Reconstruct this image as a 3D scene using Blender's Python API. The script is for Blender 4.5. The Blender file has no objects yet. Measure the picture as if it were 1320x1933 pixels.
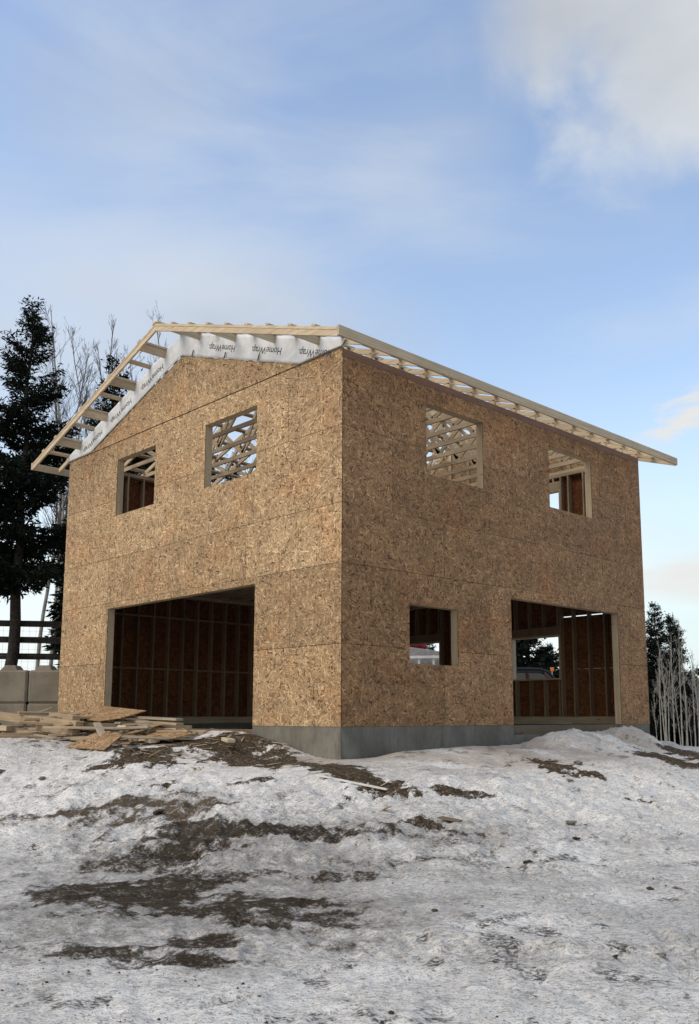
import bpy, bmesh, math, random
import numpy as np
from mathutils import Vector, Matrix, noise as mnoise

random.seed(7); np.random.seed(7)
S = bpy.context.scene
COL = S.collection
R = math.radians

# ------------------------------------------------------------------ camera, sky, sun, exposure
CAM = (10.0426, -9.1171, 0.1261)
cd = bpy.data.cameras.new('camera'); cam = bpy.data.objects.new('camera', cd); COL.objects.link(cam)
cam.location = CAM
cam.rotation_euler = (R(90 + 8.6063), 0, R(45.8859))
cd.sensor_fit = 'HORIZONTAL'; cd.sensor_width = 36; cd.lens = 1738.656 / 1320 * 36
cd.shift_x = -40.76 / 1320; cd.shift_y = 125.67 / 1320
cd.clip_start = 0.05; cd.clip_end = 3000
S.camera = cam
S.view_settings.view_transform = 'Standard'; S.view_settings.look = 'None'
S.view_settings.exposure = 0.65; S.view_settings.gamma = 1.0

SUN_EL, SUN_AZ = 46.0, 196.0          # azimuth clockwise from +Y (north)
W = bpy.data.worlds.new('World'); S.world = W; W.use_nodes = True
def build_world():
    nt = W.node_tree; N = nt.nodes; L = nt.links
    for n in list(N): N.remove(n)
    out = N.new('ShaderNodeOutputWorld'); bg = N.new('ShaderNodeBackground')
    sky = N.new('ShaderNodeTexSky'); sky.sky_type = 'NISHITA'; sky.sun_disc = False
    sky.sun_elevation = R(SUN_EL); sky.sun_rotation = R(SUN_AZ)
    sky.air_density = 1.3; sky.dust_density = 0.6; sky.ozone_density = 1.6
    tc = N.new('ShaderNodeTexCoord')
    def math_(op, a, b=None, clamp=False):
        n = N.new('ShaderNodeMath'); n.operation = op; n.use_clamp = clamp
        for i, v in enumerate((a, b)):
            if v is None: continue
            if isinstance(v, (int, float)): n.inputs[i].default_value = v
            else: L.new(v, n.inputs[i])
        return n.outputs[0]
    def ramp(v, a, b):
        n = N.new('ShaderNodeMapRange'); n.interpolation_type = 'SMOOTHSTEP'
        L.new(v, n.inputs[0]); n.inputs[1].default_value = a; n.inputs[2].default_value = b
        return n.outputs[0]
    sep = N.new('ShaderNodeSeparateXYZ'); L.new(tc.outputs['Generated'], sep.inputs[0])
    # noise lookups on the sky dome
    def nz(scale, zs, detail, dist=0.0, off=0.0, rough=0.5):
        mp = N.new('ShaderNodeMapping'); mp.inputs['Scale'].default_value = (1, 1, zs)
        mp.inputs['Location'].default_value = (off, off * .7, off * 1.3)
        L.new(tc.outputs['Generated'], mp.inputs[0])
        n = N.new('ShaderNodeTexNoise'); n.inputs['Scale'].default_value = scale
        n.inputs['Detail'].default_value = detail; n.inputs['Distortion'].default_value = dist
        n.inputs['Roughness'].default_value = rough
        L.new(mp.outputs[0], n.inputs[0]); return n.outputs[0]
    n_edge = nz(7, 1.4, 7, 0.3, 3.1, .55); n_soft = nz(2.6, 1.8, 5, 0.2, 8.3, .5)
    n_band = nz(5, 5.0, 6, 0.4, 1.7, .55)
    n_wisp = nz(16, 2.2, 6, 0.8, 2.2, .6)
    n_big = nz(2.2, 1.5, 3, 0.0, 5.2, .45)
    def blob(d, r0, r1, nzk, nsock, k=1.0, flat=1.0, tilt=0.0):
        # soft patch of cloud round direction d: angular radius r1 (outer) to r0 (full)
        v = Vector(d).normalized(); up = Vector((0, 0, 1)); rt = v.cross(up).normalized(); u2 = rt.cross(v)
        rt, u2 = rt * math.cos(tilt) + u2 * math.sin(tilt), u2 * math.cos(tilt) - rt * math.sin(tilt)
        def dot(w):
            n = N.new('ShaderNodeVectorMath'); n.operation = 'DOT_PRODUCT'
            nn = N.new('ShaderNodeVectorMath'); nn.operation = 'NORMALIZE'; L.new(tc.outputs['Generated'], nn.inputs[0])
            L.new(nn.outputs[0], n.inputs[0]); n.inputs[1].default_value = w; return n.outputs['Value']
        a = dot(rt); b = math_('MULTIPLY', dot(u2), flat); c = dot(v)
        rr = math_('SQRT', math_('ADD', math_('MULTIPLY', a, a), math_('MULTIPLY', b, b)))
        rr = math_('ADD', rr, math_('MULTIPLY', math_('SUBTRACT', nsock, 0.5), nzk))
        m = N.new('ShaderNodeMapRange'); m.interpolation_type = 'SMOOTHSTEP'
        L.new(rr, m.inputs[0]); m.inputs[1].default_value = r1; m.inputs[2].default_value = r0
        f = math_('MULTIPLY', m.outputs[0], math_('GREATER_THAN', c, 0.0))
        return math_('MULTIPLY', f, k)
    masks = [blob(*a) for a in (
        ((-0.16, 0.72, 0.68), 0.14, 0.33, -0.36, n_edge, 0.96, 1.0, 0.0),
        ((-0.33, 0.74, 0.585), 0.05, 0.15, -0.20, n_edge, 0.92, 1.0, 0.5),
        ((-0.43, 0.64, 0.64), 0.0, 0.13, -0.26, n_edge, 0.62, 1.5, 0.3),
        ((-0.738, 0.41, 0.537), 0.0, 0.16, -0.34, n_soft, 0.34, 1.3, 0.0),
        ((-0.572, 0.62, 0.537), 0.0, 0.15, -0.34, n_soft, 0.28, 1.4, 0.0),
        ((-0.765, 0.480, 0.43), 0.02, 0.34, -0.55, n_soft, 0.62, 2.2, -0.25),
        ((-0.855, 0.36, 0.37), 0.0, 0.32, -0.45, n_soft, 0.62, 2.0, 0.0),
        ((-0.427, 0.852, 0.300), 0.0, 0.060, -0.17, n_wisp, 0.95, 2.4, 0.45),
        ((-0.407, 0.853, 0.322), 0.0, 0.022, -0.08, n_wisp, 0.60, 1.6, 0.2),
        ((-0.436, 0.888, 0.15), 0.0, 0.11, -0.20, n_band, 0.85, 3.2, 0.03),
        # unseen clouds outside this view, added to brighten and neutralise the light
        ((0.05, -0.85, 0.60), 0.35, 0.80, -0.5, n_soft, 0.92, 1.3, 0.0),
        ((0.1, 0.1, 1.0), 0.05, 0.42, -0.4, n_soft, 0.9, 1.0, 0.0),
        ((-0.5, -0.75, 0.55), 0.25, 0.7, -0.5, n_soft, 0.9, 1.3, 0.0))]
    def union(ms):
        inv = None
        for x in ms:
            o = math_('SUBTRACT', 1.0, x); inv = o if inv is None else math_('MULTIPLY', inv, o)
        return math_('SUBTRACT', 1.0, inv, True)
    mask = union(masks[:7]); mask2 = union(masks[-3:]); mask3 = union(masks[7:10])
    # thin veil everywhere
    n_veil = nz(2.4, 3.2, 7, 0.7, 4.4, .56)
    veil = math_('MULTIPLY', ramp(n_veil, .40, .80), .42)
    # pale air near the horizon
    hz = N.new('ShaderNodeMapRange'); hz.interpolation_type = 'SMOOTHERSTEP'
    L.new(sep.outputs[2], hz.inputs[0]); hz.inputs[1].default_value = 0.42; hz.inputs[2].default_value = -0.04
    hz.inputs[3].default_value = 0.0; hz.inputs[4].default_value = 0.90
    def mixc(f, a, b):
        n = N.new('ShaderNodeMix'); n.data_type = 'RGBA'
        if isinstance(f, float): n.inputs[0].default_value = f
        else: L.new(f, n.inputs[0])
        for s, v in ((6, a), (7, b)):
            if isinstance(v, tuple): n.inputs[s].default_value = (*v, 1)
            else: L.new(v, n.inputs[s])
        return n.outputs[2]
    tint = N.new('ShaderNodeMix'); tint.data_type = 'RGBA'; tint.blend_type = 'MULTIPLY'; tint.inputs[0].default_value = 1
    L.new(sky.outputs[0], tint.inputs[6]); tint.inputs[7].default_value = (*SKY_TINT, 1)
    c = mixc(veil, tint.outputs[2], CLOUD)
    # the pale glow lies on the side of the sky behind the house
    dn = N.new('ShaderNodeVectorMath'); dn.operation = 'DOT_PRODUCT'; L.new(tc.outputs['Generated'], dn.inputs[0]); dn.inputs[1].default_value = (-0.82, 0.57, 0)
    side = ramp(dn.outputs['Value'], -.5, .75)
    c = mixc(math_('MULTIPLY', hz.outputs[0], math_('ADD', math_('MULTIPLY', side, .75), .25)), c, mixc(ramp(dn.outputs['Value'], .80, .97), HORIZ, HORIZ_L))
    shade = mixc(ramp(n_soft, .3, .7), CLOUD, CLOUD_DK)
    c = mixc(mask, c, shade)
    c = mixc(mask3, c, CLOUD_SM)
    c = mixc(mask2, c, CLOUD_FILL)
    L.new(c, bg.inputs[0]); bg.inputs[1].default_value = SKY_STR
    L.new(bg.outputs[0], out.inputs[0])
SKY_STR = 0.13
SKY_TINT = (1.25, 1.13, 1.08)
CLOUD = (3.7, 3.9, 4.1); CLOUD_DK = (2.6, 2.72, 2.9); HORIZ = (2.9, 3.8, 4.05); HORIZ_L = (4.3, 4.7, 4.9); CLOUD_FILL = (4.7, 4.4, 4.05); CLOUD_SM = (4.1, 4.0, 3.8)
build_world()

sd = bpy.data.lights.new('sun', 'SUN'); sun = bpy.data.objects.new('sun', sd); COL.objects.link(sun)
sd.energy = 1.5; sd.angle = R(38); sd.color = (1.0, 0.93, 0.84)
_d = Vector((math.sin(R(SUN_AZ)) * math.cos(R(SUN_EL)), math.cos(R(SUN_AZ)) * math.cos(R(SUN_EL)), math.sin(R(SUN_EL))))
sun.rotation_euler = (-_d).to_track_quat('-Z', 'Y').to_euler()

# ------------------------------------------------------------------ tagging and mesh helpers
def tag(o, label=None, cat=None, group=None, kind=None):
    if label: o['label'] = label
    if cat: o['category'] = cat
    if group: o['group'] = group
    if kind: o['kind'] = kind
    return o
def empty(name, loc=(0, 0, 0), rz=0, **k):
    o = bpy.data.objects.new(name, None); COL.objects.link(o); o.location = loc; o.rotation_euler = (0, 0, rz)
    o.empty_display_size = .3
    return tag(o, **k)
class MB:
    def __init__(s): s.v = []; s.f = []; s.t = []
    def box(s, x0, x1, y0, y1, z0, z1, tone=0.5):
        if x1 < x0: x0, x1 = x1, x0
        if y1 < y0: y0, y1 = y1, y0
        if z1 < z0: z0, z1 = z1, z0
        b = len(s.v)
        s.v += [(x0,y0,z0),(x1,y0,z0),(x1,y1,z0),(x0,y1,z0),(x0,y0,z1),(x1,y0,z1),(x1,y1,z1),(x0,y1,z1)]
        s.f += [(b,b+3,b+2,b+1),(b+4,b+5,b+6,b+7),(b,b+1,b+5,b+4),(b+1,b+2,b+6,b+5),(b+2,b+3,b+7,b+6),(b+3,b,b+4,b+7)]
        s.t += [tone] * 6
        return s
    def beam(s, p, q, w, h, up=(0, 0, 1), tone=0.5, ext=0):
        p = Vector(p); q = Vector(q); d = (q - p).normalized(); p = p - d * ext; q = q + d * ext
        u = Vector(up); side = d.cross(u).normalized(); u = side.cross(d)
        b = len(s.v)
        for c in (p, q):
            for a, e in ((-1,-1),(1,-1),(1,1),(-1,1)):
                s.v.append(tuple(c + side * (a * w / 2) + u * (e * h / 2)))
        s.f += [(b,b+1,b+2,b+3),(b+7,b+6,b+5,b+4),(b,b+4,b+5,b+1),(b+1,b+5,b+6,b+2),(b+2,b+6,b+7,b+3),(b+3,b+7,b+4,b)]
        s.t += [tone] * 6
        return s
    def prism(s, pts, d):   # pts: list of 3D points (planar), extruded by vector d
        b = len(s.v); n = len(pts); d = Vector(d)
        s.v += [tuple(p) for p in pts] + [tuple(Vector(p) + d) for p in pts]
        s.f += [tuple(range(b, b + n)), tuple(range(b + 2*n - 1, b + n - 1, -1))]
        for i in range(n):
            j = (i + 1) % n; s.f.append((b+i, b+n+i, b+n+j, b+j))
        s.t += [.5] * (n + 2); return s
    def tube(s, pts, rad, n=6):
        b0 = len(s.v); pts = [Vector(p) for p in pts]; k = len(pts)
        for i, p in enumerate(pts):
            d = (pts[min(i+1, k-1)] - pts[max(i-1, 0)])
            d = d.normalized() if d.length > 1e-9 else Vector((0,0,1))
            a = d.cross(Vector((0.31, 0.95, 0.07))).normalized(); c = d.cross(a)
            r = rad[i] if hasattr(rad, '__len__') else rad
            for j in range(n):
                t = 2 * math.pi * j / n
                s.v.append(tuple(p + a * (r * math.cos(t)) + c * (r * math.sin(t))))
        for i in range(k - 1):
            for j in range(n):
                j2 = (j + 1) % n
                s.f.append((b0+i*n+j, b0+i*n+j2, b0+(i+1)*n+j2, b0+(i+1)*n+j)); s.t.append(.5)
        s.f.append(tuple(b0 + j for j in range(n))[::-1]); s.f.append(tuple(b0 + (k-1)*n + j for j in range(n))); s.t += [.5, .5]
        return s
    def build(s, name, mat, parent=None, bevel=0, tone=False, smooth=False, clean=False):
        me = bpy.data.meshes.new(name); me.from_pydata(s.v, [], s.f)
        if tone:
            a = me.attributes.new('tone', 'FLOAT', 'FACE'); a.data.foreach_set('value', s.t)
        if bevel or clean:
            bm = bmesh.new(); bm.from_mesh(me)
            bmesh.ops.recalc_face_normals(bm, faces=bm.faces)
            if bevel:
                bmesh.ops.bevel(bm, geom=[e for e in bm.edges], offset=bevel, segments=1, affect='EDGES', clamp_overlap=True)
            bm.to_mesh(me); bm.free()
        me.materials.append(mat); me.update()
        if smooth: me.polygons.foreach_set('use_smooth', [True] * len(me.polygons))
        o = bpy.data.objects.new(name, me); COL.objects.link(o)
        if parent: o.parent = parent
        return o
def np_mesh(name, V, F, mat, parent=None, smooth=False):
    V = np.asarray(V, dtype=np.float32); F = np.asarray(F, dtype=np.int32)
    me = bpy.data.meshes.new(name); k = F.shape[1]
    me.vertices.add(len(V)); me.vertices.foreach_set('co', V.ravel())
    me.loops.add(F.size); me.loops.foreach_set('vertex_index', F.ravel())
    me.polygons.add(len(F)); me.polygons.foreach_set('loop_start', np.arange(0, F.size, k, dtype=np.int32))
    try: me.polygons.foreach_set('loop_total', np.full(len(F), k, dtype=np.int32))
    except Exception: pass
    me.update(calc_edges=True); me.materials.append(mat)
    if smooth: me.polygons.foreach_set('use_smooth', np.ones(len(F), dtype=bool))
    o = bpy.data.objects.new(name, me); COL.objects.link(o)
    if parent: o.parent = parent
    return o

# ------------------------------------------------------------------ materials
class NB:
    """small node builder"""
    def __init__(s, name):
        s.m = bpy.data.materials.new(name); s.m.use_nodes = True; s.nt = s.m.node_tree; s.N = s.nt.nodes; s.L = s.nt.links
        s.bs = s.N['Principled BSDF']; s.out = s.N['Material Output']
        s.tc = s.N.new('ShaderNodeTexCoord')
    def put(s, sock, v):
        if v is None: return
        if hasattr(v, 'links'): s.L.new(v, sock)
        elif isinstance(v, tuple) and len(v) == 3 and sock.type == 'RGBA': sock.default_value = (*v, 1)
        else: sock.default_value = v
    def math(s, op, a, b=None, clamp=False):
        n = s.N.new('ShaderNodeMath'); n.operation = op; n.use_clamp = clamp
        s.put(n.inputs[0], a); s.put(n.inputs[1], b); return n.outputs[0]
    def mix(s, f, a, b, mode='MIX'):
        n = s.N.new('ShaderNodeMix'); n.data_type = 'RGBA'; n.blend_type = mode
        s.put(n.inputs[0], f); s.put(n.inputs[6], a); s.put(n.inputs[7], b); return n.outputs[2]
    def rng(s, v, a, b, c=0.0, d=1.0, smooth=True):
        n = s.N.new('ShaderNodeMapRange')
        if smooth: n.interpolation_type = 'SMOOTHSTEP'
        s.put(n.inputs[0], v)
        for i, x in enumerate((a, b, c, d)): n.inputs[i+1].default_value = x
        return n.outputs[0]
    def map(s, v, scale=(1,1,1), rot=(0,0,0), loc=(0,0,0)):
        n = s.N.new('ShaderNodeMapping'); s.put(n.inputs[0], v)
        n.inputs['Scale'].default_value = scale; n.inputs['Rotation'].default_value = rot; n.inputs['Location'].default_value = loc
        return n.outputs[0]
    def noise(s, v, scale, detail=4, rough=.5, dist=0.0, d2=False):
        n = s.N.new('ShaderNodeTexNoise'); n.noise_dimensions = '2D' if d2 else '3D'
        s.put(n.inputs['Vector'], v); n.inputs['Scale'].default_value = scale; n.inputs['Detail'].default_value = detail
        n.inputs['Roughness'].default_value = rough; n.inputs['Distortion'].default_value = dist; return n.outputs[0]
    def vor(s, v, scale, out='Color', d2=True, feature='F1', rand=1.0):
        n = s.N.new('ShaderNodeTexVoronoi'); n.voronoi_dimensions = '2D' if d2 else '3D'; n.feature = feature
        s.put(n.inputs['Vector'], v); n.inputs['Scale'].default_value = scale; n.inputs['Randomness'].default_value = rand
        return n.outputs[out]
    def ramp(s, v, stops):
        n = s.N.new('ShaderNodeValToRGB'); s.put(n.inputs[0], v); e = n.color_ramp.elements
        while len(e) < len(stops): e.new(.5)
        for i, (p, c) in enumerate(stops): e[i].position = p; e[i].color = (*c, 1)
        return n.outputs[0]
    def sep(s, v):
        n = s.N.new('ShaderNodeSeparateXYZ'); s.put(n.inputs[0], v); return n.outputs
    def comb(s, x, y, z):
        n = s.N.new('ShaderNodeCombineXYZ'); s.put(n.inputs[0], x); s.put(n.inputs[1], y); s.put(n.inputs[2], z); return n.outputs[0]
    def attr(s, name, o='Fac'):
        n = s.N.new('ShaderNodeAttribute'); n.attribute_name = name; return n.outputs[o]
    def rand_obj(s):
        return s.N.new('ShaderNodeObjectInfo').outputs['Random']
    def bump(s, h, strength=.5, dist=.01):
        n = s.N.new('ShaderNodeBump'); s.put(n.inputs['Height'], h); n.inputs['Strength'].default_value = strength
        n.inputs['Distance'].default_value = dist; s.L.new(n.outputs[0], s.bs.inputs['Normal']); return n
    def base(s, c, rough=.8, spec=.3):
        s.put(s.bs.inputs['Base Color'], c); s.put(s.bs.inputs['Roughness'], rough); s.bs.inputs['Specular IOR Level'].default_value = spec
        return s.m

def osb_mat(name, flat=False, red=0.0, dark=1.0):
    """oriented strand board: overlapping elongated flakes"""
    b = NB(name); x, y, z = b.sep(b.tc.outputs['Object'])
    if flat: uv = b.comb(x, y, 0.0)
    else: uv = b.comb(b.math('ADD', x, y), z, 0.0)
    best_p = None; best_c = None
    K = [(8, 0), (-14, 1), (33, 2), (-38, 3), (62, 4), (-68, 5), (88, 6), (20, 7)]
    for ang, i in K:
        m = b.map(b.map(uv, loc=(3.3 * i, 7.7 * i, 0)), rot=(0, 0, R(ang)))
        m = b.map(m, scale=(10.5 + (i % 3) * 3.0, 52.0 + (i % 2) * 18, 1))
        col = b.vor(m, 1.0)
        n = b.N.new('ShaderNodeSeparateColor'); b.L.new(col, n.inputs[0])
        p, c = n.outputs[0], n.outputs[1]
        if best_p is None: best_p, best_c = p, c
        else:
            g = b.math('GREATER_THAN', p, best_p)
            mn = b.N.new('ShaderNodeMix'); mn.data_type = 'FLOAT'; b.L.new(g, mn.inputs[0]); b.L.new(best_c, mn.inputs[2]); b.L.new(c, mn.inputs[3])
            best_c = mn.outputs[0]; best_p = b.math('MAXIMUM', best_p, p)
    col = b.ramp(best_c, [(0.0, (.050, .028, .016)), (0.07, (.130, .080, .043)), (.14, (.240, .158, .086)), (.55, (.340, .235, .132)), (.84, (.425, .303, .180)), (1.0, (.62, .47, .30))])
    dk = b.rng(best_p, .55, .80, 0.55, 1.0)
    col = b.mix(1.0, col, b.comb(dk, dk, dk), 'MULTIPLY')
    big = b.noise(uv, .9, 4, .6, d2=True)
    redd = b.mix(b.rng(big, .48, .74, 0, .65), col, b.mix(1.0, col, (1.0, .84, .74), 'MULTIPLY'))
    col = redd
    t = b.attr('tone'); col = b.mix(1.0, col, b.ramp(t, [(0, (.80, .75, .68)), (.5, (.97, .92, .85)), (1, (1.10, 1.06, 1.00))]), 'MULTIPLY')
    gr = b.noise(uv, 2.3, 5, .65, d2=True); g2 = b.rng(gr, .3, .75, 1.1, .84)
    col = b.mix(1.0, col, b.comb(g2, g2, g2), 'MULTIPLY')
    if red: col = b.mix(1.0, col, (.77, .63, .53), 'MULTIPLY')  # eave wall copy: shaded side darkened and browned in the colour
    if flat: col = b.mix(1.0, col, (.82, .76, .68), 'MULTIPLY')
    if dark < 1: col = b.mix(1.0, col, (.42, .23, .155), 'MULTIPLY')  # rough inner face is redder; interior shade is darkened in as well
    us = b.sep(uv)
    def comb_(v_, per, w_):
        f_ = b.math('FRACT', b.math('DIVIDE', v_, per)); return b.math('LESS_THAN', b.math('ABSOLUTE', b.math('SUBTRACT', f_, .5)), w_ / per)
    nail = b.math('MULTIPLY', comb_(us[0], .4064, .005), comb_(b.math('ADD', us[1], b.math('MULTIPLY', b.noise(uv, 1.3, 2, .5, d2=True), .12)), .19, .016))
    col = b.mix(b.math('MULTIPLY', nail, .75), col, (.05, .035, .025))
    b.bump(b.math('ADD', best_p, b.math('MULTIPLY', best_c, .4)), .35, .004)
    return b.base(col, .72, .25)
def lumber_mat(name, c0, c1, world=False, scale=(3, 45, 45)):
    b = NB(name); v = b.tc.outputs['Object']
    r = b.rand_obj()
    off = b.comb(b.math('MULTIPLY', r, 31.0), b.math('MULTIPLY', r, 17.0), b.math('MULTIPLY', r, 7.0))
    va = b.N.new('ShaderNodeVectorMath'); va.operation = 'ADD'; b.L.new(v, va.inputs[0]); b.L.new(off, va.inputs[1])
    g = b.noise(b.map(va.outputs[0], scale=scale), 1.0, 5, .6, .6)
    l = b.noise(va.outputs[0], 1.7, 3, .5)
    kn = b.vor(b.map(va.outputs[0], scale=(2.2, 9, 9)), 1.0, 'Distance', d2=False)
    col = b.mix(b.rng(g, .3, .7), c0, c1)
    col = b.mix(b.rng(l, .35, .7, 0, .35), col, tuple(x * .72 for x in c0))
    col = b.mix(b.rng(kn, .16, .06, 0, .7), col, (c0[0]*.42, c0[1]*.33, c0[2]*.26))
    vr = b.rng(r, 0, 1, .80, 1.12, False)
    col = b.mix(1.0, col, b.comb(vr, vr, b.math('MULTIPLY', vr, .98)), 'MULTIPLY')
    b.bump(g, .25, .002)
    return b.base(col, .7, .3)
M = {}
M['osb'] = osb_mat('osb_wall'); M['osb_eave_shade'] = osb_mat('osb_eave_wall_shaded', red=1); M['osb_flat'] = osb_mat('osb_loose', True); M['osb_in'] = osb_mat('osb_inner_face', dark=.5)
M['lumber'] = lumber_mat('lumber_long', (.40, .305, .20), (.55, .44, .305), scale=(1.3, 30, 30))
M['lumber_z'] = lumber_mat('lumber_upright', (.37, .28, .18), (.51, .405, .275), scale=(30, 30, 1.3))
M['lumber_y'] = lumber_mat('lumber_along', (.40, .305, .20), (.54, .43, .295), scale=(30, 1.3, 30))
M['lumber_in_shade'] = lumber_mat('lumber_shaded_upright', (.21, .14, .085), (.30, .21, .135), scale=(30, 30, 1.3))  # same lumber, darkened to carry the light falloff inside the lower storey
M['lumber_pile'] = lumber_mat('lumber_scrap', (.27, .19, .115), (.42, .31, .20), scale=(1.3, 30, 30))
M['grey_lumber'] = lumber_mat('lumber_weathered', (.23, .185, .135), (.36, .30, .23), scale=(1.3, 30, 30))
M['plate'] = lumber_mat('treated_plate', (.165, .085, .052), (.215, .120, .078), scale=(30, 1.3, 30))
M['treated'] = lumber_mat('treated_timber', (.12, .085, .05), (.18, .13, .08), scale=(2, 30, 30))

b = NB('concrete'); v = b.tc.outputs['Object']
n1 = b.noise(v, 1.6, 6, .6); n2 = b.noise(b.map(v, scale=(2, 2, .6)), 9, 5, .6); vv = b.vor(v, 5.0, 'Distance', d2=False)
c = b.mix(b.rng(n1, .3, .7), (.118, .108, .088), (.190, .174, .145)); c = b.mix(b.rng(n2, .45, .75, 0, .5), c, (.10, .10, .095))
c = b.mix(b.rng(vv, .05, .025, 0, .7), c, (.06, .06, .055)); n3 = b.noise(b.map(v, scale=(1.2, 1.2, .35)), 3.5, 5, .65); c = b.mix(b.rng(n3, .52, .70, 0, .55), c, (.085, .075, .058)); b.bump(n2, .3, .004); M['conc'] = b.base(c, .9, .15)
b = NB('block_concrete'); v = b.tc.outputs['Object']
n1 = b.noise(v, 1.3, 6, .6); n2 = b.noise(v, 14, 5, .7)
c = b.mix(b.rng(n1, .3, .72), (.140, .118, .086), (.215, .185, .140)); c = b.mix(b.rng(n2, .5, .8, 0, .5), c, (.07, .06, .045)); b.bump(n2, .5, .008); M['block'] = b.base(c, .9, .2)
b = NB('house_wrap'); v = b.tc.outputs['Object']
n1 = b.noise(v, 3.0, 5, .6, .4); n2 = b.noise(b.map(v, scale=(1, 1, .35), rot=(0, R(20), 0)), 22, 4, .6, 1.2)
c = b.mix(b.rng(n1, .3, .7), (.46, .46, .455), (.62, .62, .61)); b.bump(b.math('ADD', n1, b.math('MULTIPLY', n2, .5)), .7, .02)
M['wrap'] = b.base(c, .45, .4)
def plain(name, c, rough=.8, spec=.3, var=.25, scale=6, metal=0, bump=0):
    b = NB(name); n = b.noise(b.tc.outputs['Object'], scale, 5, .6)
    col = b.mix(b.rng(n, .3, .7), tuple(x * (1 - var) for x in c), tuple(min(1, x * (1 + var)) for x in c))
    if bump: b.bump(n, bump, .01)
    m = b.base(col, rough, spec); b.bs.inputs['Metallic'].default_value = metal; return m
M['ink'] = plain('print_ink', (.055, .056, .062), .6)
M['tab'] = plain('black_tab', (.02, .02, .02), .5)
M['spruce_bark'] = plain('spruce_bark', (.040, .033, .028), .95, .1, .4, 14, bump=.6)
M['needle'] = plain('spruce_needles', (.009, .013, .009), .85, .05, .5, 1.1)
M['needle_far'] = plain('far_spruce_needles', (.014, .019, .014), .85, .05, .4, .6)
M['fence'] = plain('dark_fence_board', (.028, .024, .020), .9, .2, .3, 5)
M['wire'] = plain('wire', (.10, .10, .10), .5, .4)
b = NB('aspen_bark'); v = b.tc.outputs['Object']
n1 = b.noise(b.map(v, scale=(1, 1, .5)), 5, 4, .6); n2 = b.noise(b.map(v, scale=(1.5, 1.5, 5)), 3.0, 3, .6)
c = b.mix(b.rng(n1, .3, .7), (.17, .155, .130), (.30, .28, .245)); c = b.mix(b.rng(n2, .60, .68, 0, .85), c, (.06, .05, .045)); M['birch'] = b.base(c, .8, .2)
M['twig'] = plain('twig_bark', (.125, .100, .085), .9, .15, .25, 3)
M['twig_dark'] = plain('dark_twig_bark', (.055, .045, .04), .9, .15, .25, 3)
M['yellow'] = plain('yellow_plastic', (.62, .55, .06), .45, .5, .1)
M['black'] = plain('black_rubber', (.015, .015, .016), .6, .4, .2)
M['red_paint'] = plain('dark_red_paint', (.06, .008, .010), .35, .5, .2)
M['tarp'] = plain('red_tarp', (.36, .02, .035), .6, .3, .3)
M['glass'] = plain('dark_glass', (.025, .028, .03), .15, .5, .1)
M['orange'] = plain('orange_plastic', (.75, .20, .05), .5, .4, .1)
M['whitepaint'] = plain('white_paint', (.62, .62, .60), .5, .4, .1)
M['steel'] = plain('grey_steel', (.32, .33, .34), .45, .5, .2, metal=.5)
M['dirtclod'] = plain('earth', (.055, .043, .032), .95, .1, .5, 9, bump=.6)
M['rock'] = plain('field_stone', (.14, .125, .11), .9, .2, .35, 9, bump=.5)
M['stick'] = plain('pale_plastic', (.55, .53, .48), .6, .3, .1)

# ------------------------------------------------------------------ ground shape  #GROUND_BEGIN
A_, B_, H_ = 9.088, 8.827, 5.795
def _hash(i, j, s):
    n = (i.astype(np.int64) * 374761393 + j.astype(np.int64) * 668265263 + s * 1442695041) & 0xffffffff
    n = ((n ^ (n >> 13)) * 1274126177) & 0xffffffff
    return ((n ^ (n >> 16)) & 0xffff) / 65535.0
def vnoise(x, y, s=0):
    xi = np.floor(x); yi = np.floor(y); fx = x - xi; fy = y - yi
    fx = fx * fx * fx * (fx * (fx * 6 - 15) + 10); fy = fy * fy * fy * (fy * (fy * 6 - 15) + 10)
    a = _hash(xi, yi, s); b = _hash(xi + 1, yi, s); c = _hash(xi, yi + 1, s); d = _hash(xi + 1, yi + 1, s)
    return (a + (b - a) * fx) * (1 - fy) + (c + (d - c) * fx) * fy
def fbm(x, y, f, o=4, g=.5, s=0):
    t = 0; a = 1; n = 0
    for k in range(o):
        c, sn = math.cos(.6 * k + .3), math.sin(.6 * k + .3)
        t = t + a * vnoise((x * c - y * sn) * f + 13.1 * k, (x * sn + y * c) * f + 7.7 * k, s + k); n += a; a *= g; f *= 2.03
    return t / n
def ss(a, b, x):
    t = np.clip((x - a) / (b - a), 0, 1); return t * t * (3 - 2 * t)
def gb(x, y, cx, cy, rx, ry, rot=0):
    c, s = math.cos(rot), math.sin(rot); u = (x - cx) * c + (y - cy) * s; v = -(x - cx) * s + (y - cy) * c
    return np.exp(-(u / rx) ** 2 - (v / ry) ** 2)
DH = (-0.7180, 0.6960); RH = (0.6960, 0.7180)
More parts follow.
